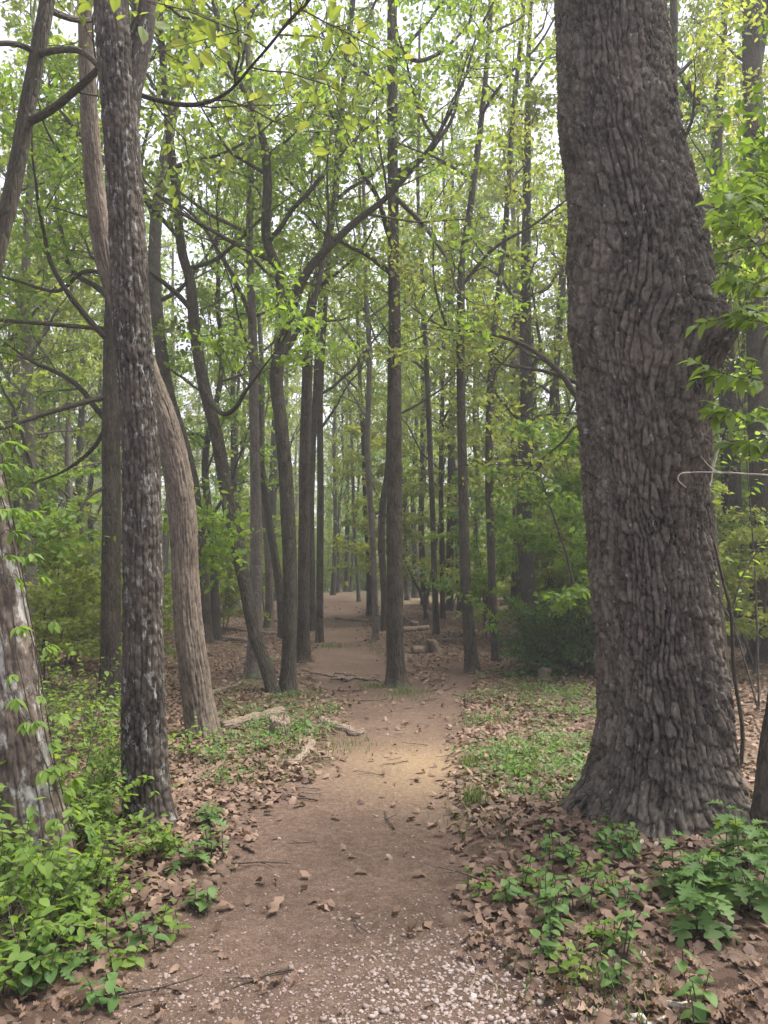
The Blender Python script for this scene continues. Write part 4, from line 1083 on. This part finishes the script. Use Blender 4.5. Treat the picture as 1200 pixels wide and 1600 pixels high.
# right margin: sapling stems and the branch of big bright leaves
def stem_px(root, off, pts, Y0, Y1, r0, r1, mat=TWIG, name='stem'):
    P = catmull(np.array([at(px, py, Y0 + (Y1 - Y0) * i / (len(pts) - 1)) for i, (px, py) in enumerate(pts)]), 5) - off
    g = tube(P, np.linspace(r0, r1, len(P)), 7)
    return P, obj(name, g.mesh(name, mat), root)

def leafy_along(root, P, rg, n, lset, size, t0=0.3, pitch=0.25):
    for k in range(n):
        t = (t0 + (1 - t0) * (k + rg.random() * 0.7) / n) * (len(P) - 1); t = min(t, len(P) - 1.001)
        i = int(t); p = P[i] + (P[i + 1] - P[i]) * (t - i); T = P[i + 1] - P[i]
        yaw = math.atan2(T[1], T[0]) + (1 if k % 2 else -1) * rg.uniform(0.4, 1.2)
        put_leaf(root, lset[int(rg.integers(0, 4))], p, yaw, rg.normal(pitch, 0.3), rg.normal(0, 0.4), size * rg.uniform(0.6, 1.2))

b = ground_pt(1157, 1202)
sap = thing('bare_sapling', b, 'thin bent sapling stem rising close behind the right side of the big oak', 'sapling')
P, so = stem_px(sap, b, [(1157, 1204), (1160, 1140), (1147, 1050), (1142, 960), (1128, 900), (1108, 815), (1096, 740), (1100, 640)], b[1], b[1] - 0.1, 0.018, 0.008, BARK_BROWN)
rg = rng_(401)
P2, so = stem_px(sap, b, [(1142, 960), (1160, 900), (1190, 850), (1225, 800)], b[1], b[1] + 0.3, 0.010, 0.004, BARK_BROWN)
leafy_along(so, P2, rg, 14, L_SHRUB, 0.09)

b = ground_pt(1275, 1330)
sap = thing('big_leaf_sapling', b, 'sapling with large bright pointed leaves reaching in front of the big oak burl', 'sapling')
yb = b[1]
P, so = stem_px(sap, b, [(1275, 1330), (1262, 1100), (1250, 850), (1240, 600), (1232, 420), (1222, 300)], yb, yb - 0.1, 0.014, 0.006, BARK_BROWN)
branches = [[(1240, 620), (1190, 596), (1150, 590), (1110, 575), (1082, 562)], [(1236, 520), (1200, 505), (1170, 500), (1140, 492)], [(1234, 440), (1200, 405), (1170, 370), (1140, 345), (1112, 335)],
            [(1232, 470), (1195, 450), (1165, 440), (1135, 430)], [(1242, 640), (1200, 640), (1165, 650), (1130, 640)], [(1228, 360), (1190, 335), (1160, 310), (1130, 300)], [(1246, 720), (1205, 700), (1170, 690)]]
for i, br in enumerate(branches):
    rg = rng_(410 + i)
    P, so = stem_px(sap, b, br, yb, yb - 0.25 - 0.1 * (i % 3), 0.006, 0.002)
    leafy_along(so, P, rg, 22, L_ELL, 0.115, 0.2)
    for q in range(5):
        j = int(rg.integers(4, len(P) - 2)); T = P[j + 1] - P[j]; T /= np.linalg.norm(T)
        B = wander(P[j], side_dir(T, rg, 0.8), rg.uniform(0.12, 0.28), 4, rg, 0.02, 0.12)
        g = tube(B, np.linspace(0.003, 0.0015, 5), 4); to = obj('twig', g.mesh('twig', TWIG), sap)
        leafy_along(to, B, rg, 8, L_ELL, 0.095, 0.1)

# crossing stems behind, pale dead stick
b = ground_pt(1185, 1110)
sap = thing('arching_sapling', b, 'arching green-stemmed sapling crossing the gap right of the big oak', 'sapling')
for i, br in enumerate([[(1185, 1110), (1150, 990), (1100, 880), (1085, 780), (1120, 640), (1160, 520)], [(1185, 1110), (1128, 900), (1105, 770), (1160, 720), (1230, 650)], [(1186, 1110), (1180, 900), (1165, 700), (1150, 500), (1120, 400)]]):
    rg = rng_(430 + i)
    P, so = stem_px(sap, b, br, b[1], b[1] + 0.3 * i, 0.012, 0.004)
    for q in range(14):
        j = int(rg.integers(6, len(P) - 2)); T = P[j + 1] - P[j]; T /= np.linalg.norm(T)
        B = wander(P[j], side_dir(T, rg, 0.9), rg.uniform(0.25, 0.6), 4, rg, 0.0, 0.14)
        g = tube(B, np.linspace(0.004, 0.0015, 5), 4); to = obj('twig', g.mesh('twig', TWIG), sap)
        leafy_along(to, B, rg, 7, L_SHRUB, 0.10, 0.15)
b = at(1225, 742, 4.0)
ds = thing('dead_branch', b, 'bleached bare twig sticking out in front of the big oak trunk', 'branch')
stem_px(ds, b, [(1260, 744), (1200, 742), (1160, 740), (1125, 738), (1085, 738), (1064, 740), (1060, 750), (1072, 762)], 4.0, 4.0, 0.0055, 0.0022, PALEWOOD, 'branch_stem')
stem_px(ds, b, [(1122, 738), (1108, 728), (1095, 712)], 4.0, 3.98, 0.003, 0.0015, PALEWOOD, 'side_twig')
stem_px(ds, b, [(1262, 748), (1263, 900), (1262, 1100), (1262, 1345)], 4.0, 3.95, 0.007, 0.009, PALEWOOD, 'main_stem')
b = ground_pt(1102, 1150)
stem_px(tag(thing('snapped_sapling', b, 'pale broken stem with splintered top behind the right side of the big oak', 'sapling')), b, [(1102, 1150), (1100, 950), (1104, 800), (1112, 740), (1126, 684)], b[1], b[1], 0.022, 0.012, PALEWOOD, 'splinter')

# thin sapling at the left, in front of the brown trunk
b = ground_pt(143, 1165)
shrub('slender_sapling', b, 'slender sapling with a single thin stem beside the straight dark brown trunk', None, 450, 1.7, 1, 60, L_SHRUB, 0.07, 0.05, 0.1, 'sapling', stem_r=0.008)
for i, (px, py, H, lab) in enumerate([(60, 1075, 2.4, 'tall leafy sapling behind the leaning lichen trunk'), (105, 1040, 2.0, 'leafy sapling in front of the left stand of trees'), (25, 1010, 2.6, 'spreading sapling at the margin of the left stand'), (210, 1050, 1.9, 'sapling whose leaves show between the plated trunk and the bent trunk'), (120, 990, 2.8, 'high sapling deep in the left stand'), (345, 985, 2.2, 'bright green sapling with flat leaf sprays behind the pale bent trunk')]):
    b = ground_pt(px, py); k = (0, 2, 0, 2, 1, 0)[i]
    o = thing('leafy_sapling', b, lab, 'sapling', None, i * 1.3); s = H / (3.2, 4.8, 2.0)[k]; o.scale = (s, s, s)
    obj('stem', UND[k][0], o); tag(obj('foliage', UND[k][1], o), kind='stuff')

# dark evergreen bush at the edge of the thicket
def evergreen():
    b = ground_pt(885, 1052); rg = rng_(460)
    root = thing('evergreen_bush', b, 'dark green evergreen bush between the mottled trunk and the big oak', 'bush')
    st = Geo(); lv = []
    for s in range(16):
        a = rg.uniform(0, 6.28)
        P = wander((0, 0, 0), (math.cos(a) * 0.9, math.sin(a) * 0.7, 1), rg.uniform(0.7, 1.15), 6, rg, -0.04, 0.12)
        tube(P, np.linspace(0.012, 0.003, 7), 4, st)
        grow_on(P, 0.01, rg, st, lv, 8, 4, 70, 0.03, sub_len=0.4, t0=0.15, twig_r=0.003)
    obj('stems', st.mesh('stems', TWIG), root)
    lg = Geo(); leaf_cloud(lg, np.concatenate(lv), 0.05, rg); tag(obj('foliage', lg.mesh('foliage', LEAF_DARK, False), root), kind='stuff')
evergreen()

# herbs
def herb(name, loc, label, group, seed, nst, H, per, lset, size, spread=0.4, cat='herb'):
    rg = rng_(seed); root = thing(name, loc, label, cat, group); L = []
    for s in range(nst):
        a = rg.uniform(0, 6.28); sp = spread * rg.uniform(0.2, 1)
        P = wander((rg.normal(0, .04), rg.normal(0, .04), -0.01), (math.cos(a) * sp, math.sin(a) * sp, 1), H * rg.uniform(0.6, 1.1), 5, rg, 0.05, 0.08)
        so = obj('stem', tube(P, np.linspace(0.0035, 0.002, 6), 4).mesh('stem', TWIG), root)
        for k in range(per):
            t = min((0.3 + 0.7 * k / max(1, per - 1)) * 5, 4.99); i = int(t); p = P[i] + (P[i + 1] - P[i]) * (t - i)
            L.append((so, p, k * 2.4 + s + rg.normal(0, .3), rg.normal(0.1, 0.2), rg.normal(0, 0.15), size * rg.uniform(0.7, 1.2) * (1.15 - 0.4 * k / per)))
    for (so, p, y_, pi_, ro, sz) in L: put_leaf(so, lset[int(rg.integers(0, 4))], p, y_, pi_, ro, sz)
    return root
LH = [(1120, 1400, 'lobed-leaf herb clump with the tallest stems in front of the big oak'), (1165, 1425, 'lobed-leaf herb at the right margin in front of the big oak'), (1095, 1455, 'lobed-leaf herb standing over dry leaves with dark bare stems'), (1075, 1400, 'lobed-leaf herb left of the tallest clump'),
      (1185, 1350, 'lobed-leaf herb at the foot of the small crooked trunk'), (1150, 1360, 'lobed-leaf herb close to the big oak roots'), (960, 1335, 'small lobed-leaf herb below the left root of the big oak'), (85, 1400, 'ferny lobed herb in front of the leaning lichen trunk'), (320, 1290, 'lobed herb on the path side of the plated trunk'), (40, 1500, 'ferny lobed herb at the foot of the dense dark shrub'),
      (905, 1195, 'lobed herb on the litter left of the big oak'), (300, 1345, 'lobed herb patch at the left path edge'), (120, 1520, 'lobed herb beside the gravel at the left'), (470, 1140, 'ferny herb growing over the rotten stump')]
for i, (px, py, lab) in enumerate(LH):
    big = px > 1050
    herb('lobed_herb', gp(px, py), lab, 'lobed-leaf herbs', 500 + i, 4 if big else 3, 0.30 if big else 0.16, 9 if big else 6, L_LOB, 0.135 if big else 0.10)
BH = [(960, 1300), (945, 1330), (985, 1350), (925, 1370), (890, 1350), (845, 1350), (830, 1385), (860, 1400), (905, 1420), (950, 1400), (990, 1420), (880, 1460), (935, 1470), (870, 1500), (960, 1500), (905, 1530), (965, 1545), (1020, 1300), (200, 1500), (225, 1470), (60, 1560), (250, 1440), (310, 1410), (330, 1330), (755, 1395), (790, 1410), (1070, 1590), (150, 1480), (180, 1560), (840, 1445)]
BHL = ['broadleaf herb below the left root of the big oak', 'broadleaf herb on the litter between path and big oak', 'broadleaf herb beside the gravel right of the path', 'broadleaf herb among the left path-side bushes']
for i, (px, py) in enumerate(BH):
    lab = BHL[3] if px < 500 else (BHL[0] if py < 1360 else (BHL[1] if py < 1430 else BHL[2]))
    herb('broadleaf_herb', gp(px, py), lab, lab.replace('herb', 'herbs', 1), 540 + i, 4, 0.13 + 0.05 * (i % 3), 5, L_HEART if i % 3 else L_SHRUB, 0.058)
herb('ivy_seedling', gp(1073, 1285), 'three-leaved climbing seedling in the hollow between the big oak roots', None, 590, 5, 0.24, 6, L_SHRUB, 0.085, 0.3)

def small_herb_mesh(seed, n, H, size, mat):
    rg = rng_(seed); lg = Geo()
    pts = rg.normal(0, 1, (n, 3)) * np.array([0.11, 0.11, 0]); pts[:, 2] = rg.uniform(0.01, H, n)
    leaf_cloud(lg, pts, size, rg, 0.1, 0.4); return lg.mesh('foliage', mat, False)
SH = [small_herb_mesh(600 + k, 26 + 8 * k, 0.07 + 0.03 * k, 0.045, LEAF_HERB) for k in range(4)]
rg = rng_(620); spots = []
while len(spots) < 220:
    u = rg.random()
    if u < 0.5: px, py = rg.uniform(740, 940), rg.uniform(1045, 1260)
    elif u < 0.85: px, py = rg.uniform(330, 540), rg.uniform(1110, 1230)
    else: px, py = rg.uniform(60, 480), rg.uniform(1000, 1120)
    p = ground_pt(px, py)
    if path_mask(p[0], p[1]) > 0.25 or fbm(p[0] * 1.4, p[1] * 1.4, 303, 2) < rg.uniform(0.35, 0.6): continue
    spots.append(p)
for p in spots:
    lab = 'small green weed in the litter ' + ('between the path and the big oak' if p[0] > 0.6 else ('by the rotten stump left of the path' if p[1] < 10 else 'on the brown floor behind the bent trunk'))
    o = thing('small_weed', p, lab, 'weed', lab.replace('weed', 'weeds', 1)); tag(obj('foliage', SH[int(rg.integers(0, 4))], o), kind='stuff'); o.rotation_euler = (0, 0, rg.uniform(0, 6.28)); s = rg.uniform(0.5, 1.1); o.scale = (s, s, s)

# grass tufts
def tuft_mesh(seed, n, H, spread):
    rg = rng_(seed); g = Geo()
    for k in range(n):
        a = rg.uniform(0, 6.28); le = rg.uniform(0.05, 0.7); h = H * rg.uniform(0.5, 1.1); w = 0.004
        bx, by = rg.normal(0, spread, 2)
        d = np.array([math.cos(a), math.sin(a)]); nrm = np.array([-d[1], d[0]]) * w
        V = []
        for j, (t, ww) in enumerate(((0, 1), (0.5, 0.9), (0.85, 0.5))):
            c = np.array([bx, by]) + d * le * h * t * t; z = h * t * (1 - 0.3 * le * t)
            V += [(*(c - nrm * ww), z), (*(c + nrm * ww), z)]
        c = np.array([bx, by]) + d * le * h; V.append((*c, h * (1 - 0.3 * le)))
        g.add(V, [(0, 1, 3, 2), (2, 3, 5, 4)], [(4, 5, 6)], rnd=np.full(7, rg.random()))
    return g.mesh('blades', GRASS, False)
TF = [tuft_mesh(640, 70, 0.16, 0.05), tuft_mesh(641, 140, 0.10, 0.16), tuft_mesh(642, 120, 0.07, 0.2)]
for (px, py, k, s, lab) in [(741, 1256, 0, 1.0, 'tall grass tuft at the right path edge by the bare soil'), (733, 1192, 0, 0.8, 'smaller grass tuft at the right edge of the sandy patch'), (640, 1076, 1, 0.9, 'grass around the foot of the central tree'), (590, 1068, 1, 0.9, 'grass around the foot of the central tree'), (625, 1082, 2, 0.9, 'grass around the foot of the central tree'),
                            (470, 1088, 1, 0.9, 'grass tuft at the base of the twin trunks'), (440, 1092, 2, 1, 'grass tuft at the base of the twin trunks'), (515, 1010, 1, 1.2, 'grass patch beside the far slender trunk'), (770, 1285, 2, 0.9, 'thin grass patch at the right path edge below the oak root'), (800, 1200, 1, 1, 'grass patch on the litter right of the path'), (760, 1130, 1, 1, 'grass patch on the litter right of the path'), (790, 1090, 2, 1.2, 'grass patch on the litter right of the path'),
                            (840, 1080, 1, 1.2, 'grass patch on the litter right of the path'), (960, 1545, 2, 0.8, 'grass beside the gravel right of the path'), (930, 1520, 2, 0.8, 'grass beside the gravel right of the path'), (480, 1150, 1, 0.8, 'grass growing by the rotten stump'), (450, 1180, 2, 1, 'grass growing by the rotten stump'), (520, 1160, 2, 1, 'grass growing by the rotten stump'), (390, 1210, 2, 1, 'grass growing by the rotten stump')]:
    o = thing('grass_tuft', gp(px, py), lab, 'grass tuft', 'grass tufts'); tag(obj('blades', TF[k], o), kind='stuff'); o.scale = (s, s, s); o.rotation_euler = (0, 0, px * 0.37)

# ------------------------------------------------------------------ dead wood
def log(name, px0, px1, r0, r1, label, cat='log', lift=0.6, seed=0, mat=DEADWOOD, n=9, wob=0.03, ns=14):
    a, c = ground_pt(*px0), ground_pt(*px1); rg = rng_(700 + seed)
    t = np.linspace(0, 1, n)[:, None]; P = a * (1 - t) + c * t
    P[:, :2] += rg.normal(0, wob, (n, 2)); P[:, 2] = height(P[:, 0], P[:, 1]) + np.linspace(r0, r1, n) * lift
    P = catmull(P, 3)
    g = tube(P - a, np.linspace(r0, r1, len(P)) * (1 + rg.normal(0, 0.05, len(P))), ns, None, True)
    V = g.V[0]; V += (fbm(V[:, 0] * 40, V[:, 2] * 40 + V[:, 1] * 23, seed, 2)[:, None] - 0.5) * r0 * 0.4
    return tag(obj(name, g.mesh(name, mat), None, a), label, cat)
log('mossy_log', (345, 1140), (440, 1118), 0.055, 0.065, 'weathered log lying against the rotten stump left of the path', seed=1)
log('broken_log', (452, 1196), (494, 1162), 0.035, 0.04, 'short grey broken log beside the path below the rotten stump', seed=2)
log('half_buried_log', (500, 1128), (562, 1142), 0.06, 0.05, 'brown half-buried log end at the path edge right of the rotten stump', seed=3, lift=0.2)
log('fallen_branch', (300, 1100), (372, 1072), 0.045, 0.03, 'fallen branch on bare litter behind the pale bent trunk', 'branch', seed=4)
log('long_branch', (468, 1048), (606, 1062), 0.025, 0.015, 'long dark fallen branch lying across the ground left of the central tree', 'branch', seed=5, wob=0.06)
log('fallen_log', (312, 995), (385, 1003), 0.06, 0.05, 'fallen log behind the pale bent trunk in the far litter', seed=6)
log('far_log', (325, 982), (430, 992), 0.05, 0.04, 'dark thin log lying behind the twin pair', seed=7)
log('left_log', (75, 1003), (165, 1010), 0.07, 0.05, 'dark log on the floor of the left stand', seed=8)
log('crest_log', (525, 968), (575, 972), 0.06, 0.04, 'dark thin log beside the far path', seed=9)
log('cut_log', (646, 1021), (668, 1020), 0.085, 0.085, 'short dark cut log lying right of the central tree', seed=10)
log('far_branch', (690, 1003), (730, 1000), 0.05, 0.03, 'dark fallen branch behind the upright broken stump', 'branch', seed=11)
log('small_log', (633, 988), (668, 984), 0.08, 0.07, 'small far log between the central tree and the slim dark trunk', seed=12)
log('root_stick', (1000, 1322), (1035, 1318), 0.014, 0.012, 'short pale stick lying at the front root of the big oak', 'stick', seed=13, mat=PALEWOOD)
log('bark_stick', (985, 1600), (1090, 1570), 0.012, 0.010, 'pale stick lying on dry leaves in front of the gravel edge', 'stick', seed=14, mat=PALEWOOD)
log('grey_stick', (738, 1480), (757, 1560), 0.007, 0.004, 'bent grey stick lying in the white gravel', 'stick', seed=15)
for k in range(9):      # the brush pile: single sticks
    rg = rng_(720 + k)
    log('brush_stick', (520 + rg.uniform(-5, 45), 1052 + rg.uniform(-2, 10)), (545 + rg.uniform(-20, 55), 1052 + rg.uniform(-3, 9)), 0.016, 0.008, 'thin stick in the small brush heap left of the central tree', 'stick', seed=20 + k, lift=2.5)['group'] = 'sticks of the brush heap'

def stump(px, py, r, H, label, seed, tilt=(0, 0), name='rotten_stump', mat=DEADWOOD):
    b = ground_pt(px, py); rg = rng_(740 + seed)
    nu, nz = 40, 16
    th = np.arange(nu) * 2 * math.pi / nu
    top = H * (0.6 + 0.5 * fbm(np.cos(th) * 1.7 + 5, np.sin(th) * 1.7 + seed, 740 + seed, 3))
    V = []; 
    for k in range(nz + 1):
        t = k / nz
        z = -0.05 + top * t
        rr = r * (1 + 0.55 * math.exp(-t * 5) * (0.6 + 0.4 * np.cos(5 * th + seed))) * (0.93 + 0.25 * (fbm(th * 2.6, t * 4 + th * 0, 760 + seed, 3, None) - 0.5))
        rr[-1] = rr[0]
        V.append(np.stack([np.cos(th) * rr + tilt[0] * z, np.sin(th) * rr + tilt[1] * z, z], 1))
    for f, dz in ((0.75, -0.02), (0.4, -0.5 * H)):
        V.append(np.stack([np.cos(th) * r * f + tilt[0] * H, np.sin(th) * r * f + tilt[1] * H, top + dz], 1))
    V = np.concatenate(V); n = nz + 3
    i = np.arange(n - 1)[:, None] * nu; j = np.arange(nu)[None, :]; j2 = (j + 1) % nu
    g = Geo(); g.add(V, np.stack([i + j, i + j2, i + nu + j2, i + nu + j], 2).reshape(-1, 4), None, bco=V, cell=np.full(len(V), 0.5))
    return tag(obj(name, g.mesh(name, mat), None, b), label, 'stump')
stump(437, 1150, 0.11, 0.24, 'crumbling rotten stump among weeds left of the path', 1)
stump(684, 1021, 0.10, 0.32, 'upright broken stump leaning left, right of the central tree', 2, (-0.5, 0), 'broken_stump')
stump(851, 1062, 0.10, 0.22, 'small dark stump in front of the evergreen bush', 3)
stump(648, 985, 0.12, 0.3, 'far small stump beside the small far log', 4, (0, 0), 'far_stump')

# yellow blaze on a far trunk
pb = at(541, 912, 40.0)
bt = thing('blazed_tree', (pb[0], 40.0, float(base_h(pb[0], 40.0))), 'thin far trunk with a yellow trail blaze beyond the path crest', 'tree')
g, D = trunk_geo(np.array([[0, 0, 0, 0.13], [0.05, 0, 4, 0.11], [0.0, 0.1, 9, 0.08], [0.1, 0, 14, 0.03]]), 16, 0.3, 8, None, 5, 0.3)
bo = obj('trunk', g.mesh('trunk', BARK_GREY), bt); o = obj('crown', FAR[2][1], bt); o['kind'] = 'stuff'
g = Geo(); th = np.linspace(-2.2, -0.9, 7)
zc = pb[2] - float(base_h(pb[0], 40.0))
V = [(math.cos(t) * 0.137, math.sin(t) * 0.137, z) for z in (zc - 0.12, zc + 0.12) for t in th]
g.add(V, [(i, i + 1, i + 8, i + 7) for i in range(6)]); obj('yellow_blaze', g.mesh('yellow_blaze', YELLOW), bo)

# ------------------------------------------------------------------ leaf litter, gravel, twigs
def litter_template(outline, seed):
    rg = rng_(seed); V = []
    for (x, w) in outline:
        zb = 0.18 * math.sin(x * 2.6 + seed) * x
        V += [(x - 0.5, -w, zb + rg.uniform(0.0, 0.22) * (w > .1)), (x - 0.5, 0, zb), (x - 0.5, w, zb + rg.uniform(-0.02, 0.25) * (w > .1))]
    Q = []
    for i in range(len(outline) - 1):
        a = i * 3; Q += [(a, a + 3, a + 4, a + 1), (a + 1, a + 4, a + 5, a + 2)]
    return np.array(V), np.array(Q)
SIMPLE = [(0, 0.03), (0.25, 0.25), (0.45, 0.16), (0.7, 0.30), (1.0, 0.03)]
def chip_template(outline, seed):
    rg = rng_(seed); V = []
    for (x, w) in outline:
        zb = 0.18 * math.sin(x * 2.6 + seed) * x
        V += [(x - 0.5, -w, zb + rg.uniform(0.0, 0.2) * (w > .1)), (x - 0.5, w, zb + rg.uniform(0.0, 0.25) * (w > .1))]
    return np.array(V), np.array([(2 * i, 2 * i + 2, 2 * i + 3, 2 * i + 1) for i in range(len(outline) - 1)])
LT = [chip_template(SIMPLE, s) for s in range(3)] + [chip_template([(0, 0.02), (0.3, 0.24), (0.65, 0.2), (1, 0.01)], 5)]
LTN = [litter_template(OAKLEAF, 11 + s) for s in range(3)] + [litter_template(ELLIP, 15)]

def litter_density(x, y):
    pm = path_mask(x, y)
    patch = sstep(0.3, 0.62, fbm(x * 0.9, y * 0.9, 808, 3))
    return (1 - pm) ** 0.7 * (0.30 + 0.75 * patch) + pm * 0.02 + 0.10 * pm * (1 - sstep(0.35, 0.5, fbm(x * 1.7, y * 1.7, 812, 2))) * sstep(5, 8, y)

def litter():
    rg = rng_(800); big = []
    n = 100000
    y = 2.0 + 24 * rg.random(n) ** 1.5
    x = rg.uniform(-1, 1, n) * (0.54 * y + 0.5)
    keep = rg.random(n) < litter_density(x, y) * np.clip(y / 6.0, 0.42, 1.0) * np.where(y > 10, 0.75, 1.0)
    x, y = x[keep], y[keep]
    o = np.argsort(np.hypot(x, y)); x, y = x[o], y[o]
    z = height(x, y) + rg.uniform(0.006, 0.022, len(x))
    n = len(x)
    size = rg.uniform(0.03, 0.088, n)
    yaw, pit, rol = rg.uniform(0, 6.28, n), rg.normal(0, 0.35, n), rg.normal(0, 0.35, n)
    rnd = np.clip(rg.beta(1.5, 1.9, n), 0, 1)
    # the largest-showing ones are single things
    app = size / np.hypot(x, y); one = np.zeros(n, bool)
    right = x > 0.3
    one[np.argsort(-app)[:280]] = True
    ms = []
    for k, (V, Q) in enumerate(LTN):
        for r_ in (0.15, 0.4, 0.65, 0.92):
            g = Geo(); g.add(V, Q, None, rnd=np.full(len(V), r_)); ms.append((r_, g.mesh('fallen_leaf', LITTER)))
    for i in np.where(one)[0]:
        k = int(rg.integers(0, 4)) * 4 + int(min(3, rnd[i] * 4))
        o_ = bpy.data.objects.new('fallen_leaf', ms[k][1]); C.objects.link(o_)
        o_.location = (x[i], y[i], z[i]); o_.rotation_euler = (rol[i], pit[i], yaw[i]); s = size[i] * 1.1; o_.scale = (s, s, s)
        tone = ('dark brown', 'brown', 'tan', 'pale tan')[k % 4]
        side = 'on the path gravel' if path_mask(x[i], y[i]) > 0.5 else ('in the litter on the oak side of the path' if x[i] > 0 else 'under the left path-side shrubs')
        tag(o_, '%s dry curled leaf lying %s' % (tone, side), 'leaf', '%s dry leaves %s' % (tone, side))
    M = rotmats(yaw, pit, rol)
    g = Geo(); kk = rg.integers(0, 4, n)
    for k in range(4):
        s = (~one) & (kk == k) & (np.hypot(x, y) < 3.7)
        scatter(g, *LTN[k], M[s] * size[s][:, None, None], np.stack([x, y, z], 1)[s], rnd[s])
        s = (~one) & (kk == k) & (np.hypot(x, y) >= 3.7)
        scatter(g, *LT[k], M[s] * (size[s] * 1.15)[:, None, None], np.stack([x, y, z], 1)[s], rnd[s])
    tag(obj('leaf_litter', g.mesh('leaf_litter', LITTER, True)), 'brown dry leaves strewn thickly over the forest floor', 'leaf litter', None, 'stuff')
litter()

def pebble(seed):
    import bmesh
    bm = bmesh.new(); bmesh.ops.create_icosphere(bm, subdivisions=1, radius=0.5)
    rg = rng_(seed); V = np.array([v.co[:] for v in bm.verts]); F = np.array([[v.index for v in f.verts] for f in bm.faces]); bm.free()
    V = V * (1 + rg.normal(0, 0.13, (len(V), 1))) * np.array([1.0, rg.uniform(0.6, 0.9), rg.uniform(0.4, 0.65)])
    return V, F
PB = [pebble(k) for k in range(6)]
def gravel():
    rg = rng_(900); n = 62000
    y = 2.1 + 6.5 * rg.random(n) ** 1.6; x = rg.uniform(-1, 1, n) * (0.54 * y + 0.2)
    pm = path_mask(x, y)
    # thick near the camera, thickest in the white patch at the lower right of the path
    c = ground_pt(740, 1530)
    patch = np.exp(-(((x - c[0]) / 0.55) ** 2 + ((y - c[1]) / 0.55) ** 2))
    dens = pm * (0.045 + 0.85 * np.exp(-((y - 2.2) / 1.5) ** 2) * sstep(0.2, 0.6, fbm(x * 2.2, y * 2.2, 901, 3))) + patch * 0.7
    keep = rg.random(n) < dens
    x, y, patch = x[keep], y[keep], patch[keep]; n = len(x)
    size = np.exp(rg.normal(-4.65, 0.5, n)) * (1 + 0.5 * patch)
    size = np.clip(size, 0.005, 0.034)
    z = height(x, y) + size * 0.08
    rnd = np.clip(rg.beta(2, 3.2, n) * 0.72 + 0.25 * patch, 0, 1)
    yaw, pit, rol = rg.uniform(0, 6.28, n), rg.normal(0, 0.25, n), rg.normal(0, 0.25, n)
    one = np.zeros(n, bool); one[np.argsort(-size / np.hypot(x, y))[:200]] = True
    ms = []
    for k, (V, F) in enumerate(PB):
        for r_ in (0.2, 0.5, 0.8):
            g = Geo(); g.add(V, None, F, rnd=np.full(len(V), r_)); ms.append(g.mesh('stone', STONE))
    for i in np.where(one)[0]:
        q = int(min(2, rnd[i] * 3)); k = int(rg.integers(0, 6)) * 3 + q
        o_ = bpy.data.objects.new('stone', ms[k]); C.objects.link(o_); s = size[i]
        o_.location = (x[i], y[i], z[i] + s * 0.1); o_.rotation_euler = (rol[i], pit[i], yaw[i]); o_.scale = (s, s, s)
        tone = ('brown', 'pinkish grey', 'whitish')[q]; wh = 'in the white gravel patch by the dry leaves' if patch[i] > 0.3 else 'lying on the trodden path'
        tag(o_, '%s angular stone %s' % (tone, wh), 'stone', '%s stones %s' % (tone, wh))
    M = rotmats(yaw, pit, rol); g = Geo(); kk = rg.integers(0, 6, n)
    for k in range(6):
        s = (~one) & (kk == k)
        scatter(g, *PB[k], M[s] * size[s][:, None, None], np.stack([x, y, z], 1)[s], rnd[s])
    tag(obj('gravel', g.mesh('gravel', STONE, False)), 'small pinkish and whitish gravel scattered on the path', 'gravel', None, 'stuff')
gravel()

# sticks lying on the path and floor
rg = rng_(950); tw = []
for k in range(5):
    P = wander((0, 0, 0), (1, 0, 0), 1.0, 6, rg, 0.0, 0.16); P[:, 2] *= 0.15
    g = tube(catmull(P, 2), np.linspace(0.016, 0.006, 13), 5)
    B = wander(P[3], (0.7, rg.choice([-0.7, 0.7]), 0), 0.35, 3, rg, 0, 0.1); B[:, 2] *= 0.15; tube(B, np.linspace(0.009, 0.004, 4), 4, g)
    tw.append(g.mesh('fallen_twig', DEADWOOD if k % 2 else TWIG))
for k in range(110):
    y = 2.4 + 9 * rg.random() ** 1.4; x = rg.uniform(-0.5, 0.5) * y
    s = rg.uniform(0.08, 0.32) * (1 + y * 0.06)
    o = bpy.data.objects.new('fallen_twig', tw[k % 5]); C.objects.link(o)
    o.location = (x, y, float(height(x, y)) + 0.012); o.rotation_euler = (0, rg.normal(0, 0.04), rg.uniform(0, 6.28)); o.scale = (s,) * 3
    wh = 'on the bare path soil' if path_mask(x, y) > 0.5 else ('in the litter on the oak side' if x > 0 else 'in the litter left of the path')
    tag(o, 'thin %s dry twig lying %s' % ('pale' if (k % 5) % 2 else 'dark', wh), 'twig', '%s dry twigs %s' % ('pale' if (k % 5) % 2 else 'dark', wh))

# ------------------------------------------------------------------ damp spring air
def haze():
    m, nt, out = newmat('haze_air')
    v = N(nt, 'ShaderNodeVolumePrincipled'); v.inputs['Color'].default_value = (0.93, 0.95, 0.97, 1); v.inputs['Density'].default_value = 0.0028
    v.inputs['Anisotropy'].default_value = 0.2
    nt.links.new(v.outputs[0], out.inputs['Volume'])
    x, y0, y1, z0, z1 = 440, -30, 500, -1.7, 34
    V = [(sx * x, y, z) for z in (z0, z1) for (sx, y) in ((-1, y0), (1, y0), (1, y1), (-1, y1))]
    g = Geo(); g.add(V, [(3, 2, 1, 0), (4, 5, 6, 7), (0, 1, 5, 4), (1, 2, 6, 5), (2, 3, 7, 6), (3, 0, 4, 7)])
    tag(obj('haze', g.mesh('haze', m, False)), 'thin pale damp air between the trees', 'haze', None, 'stuff')
haze()
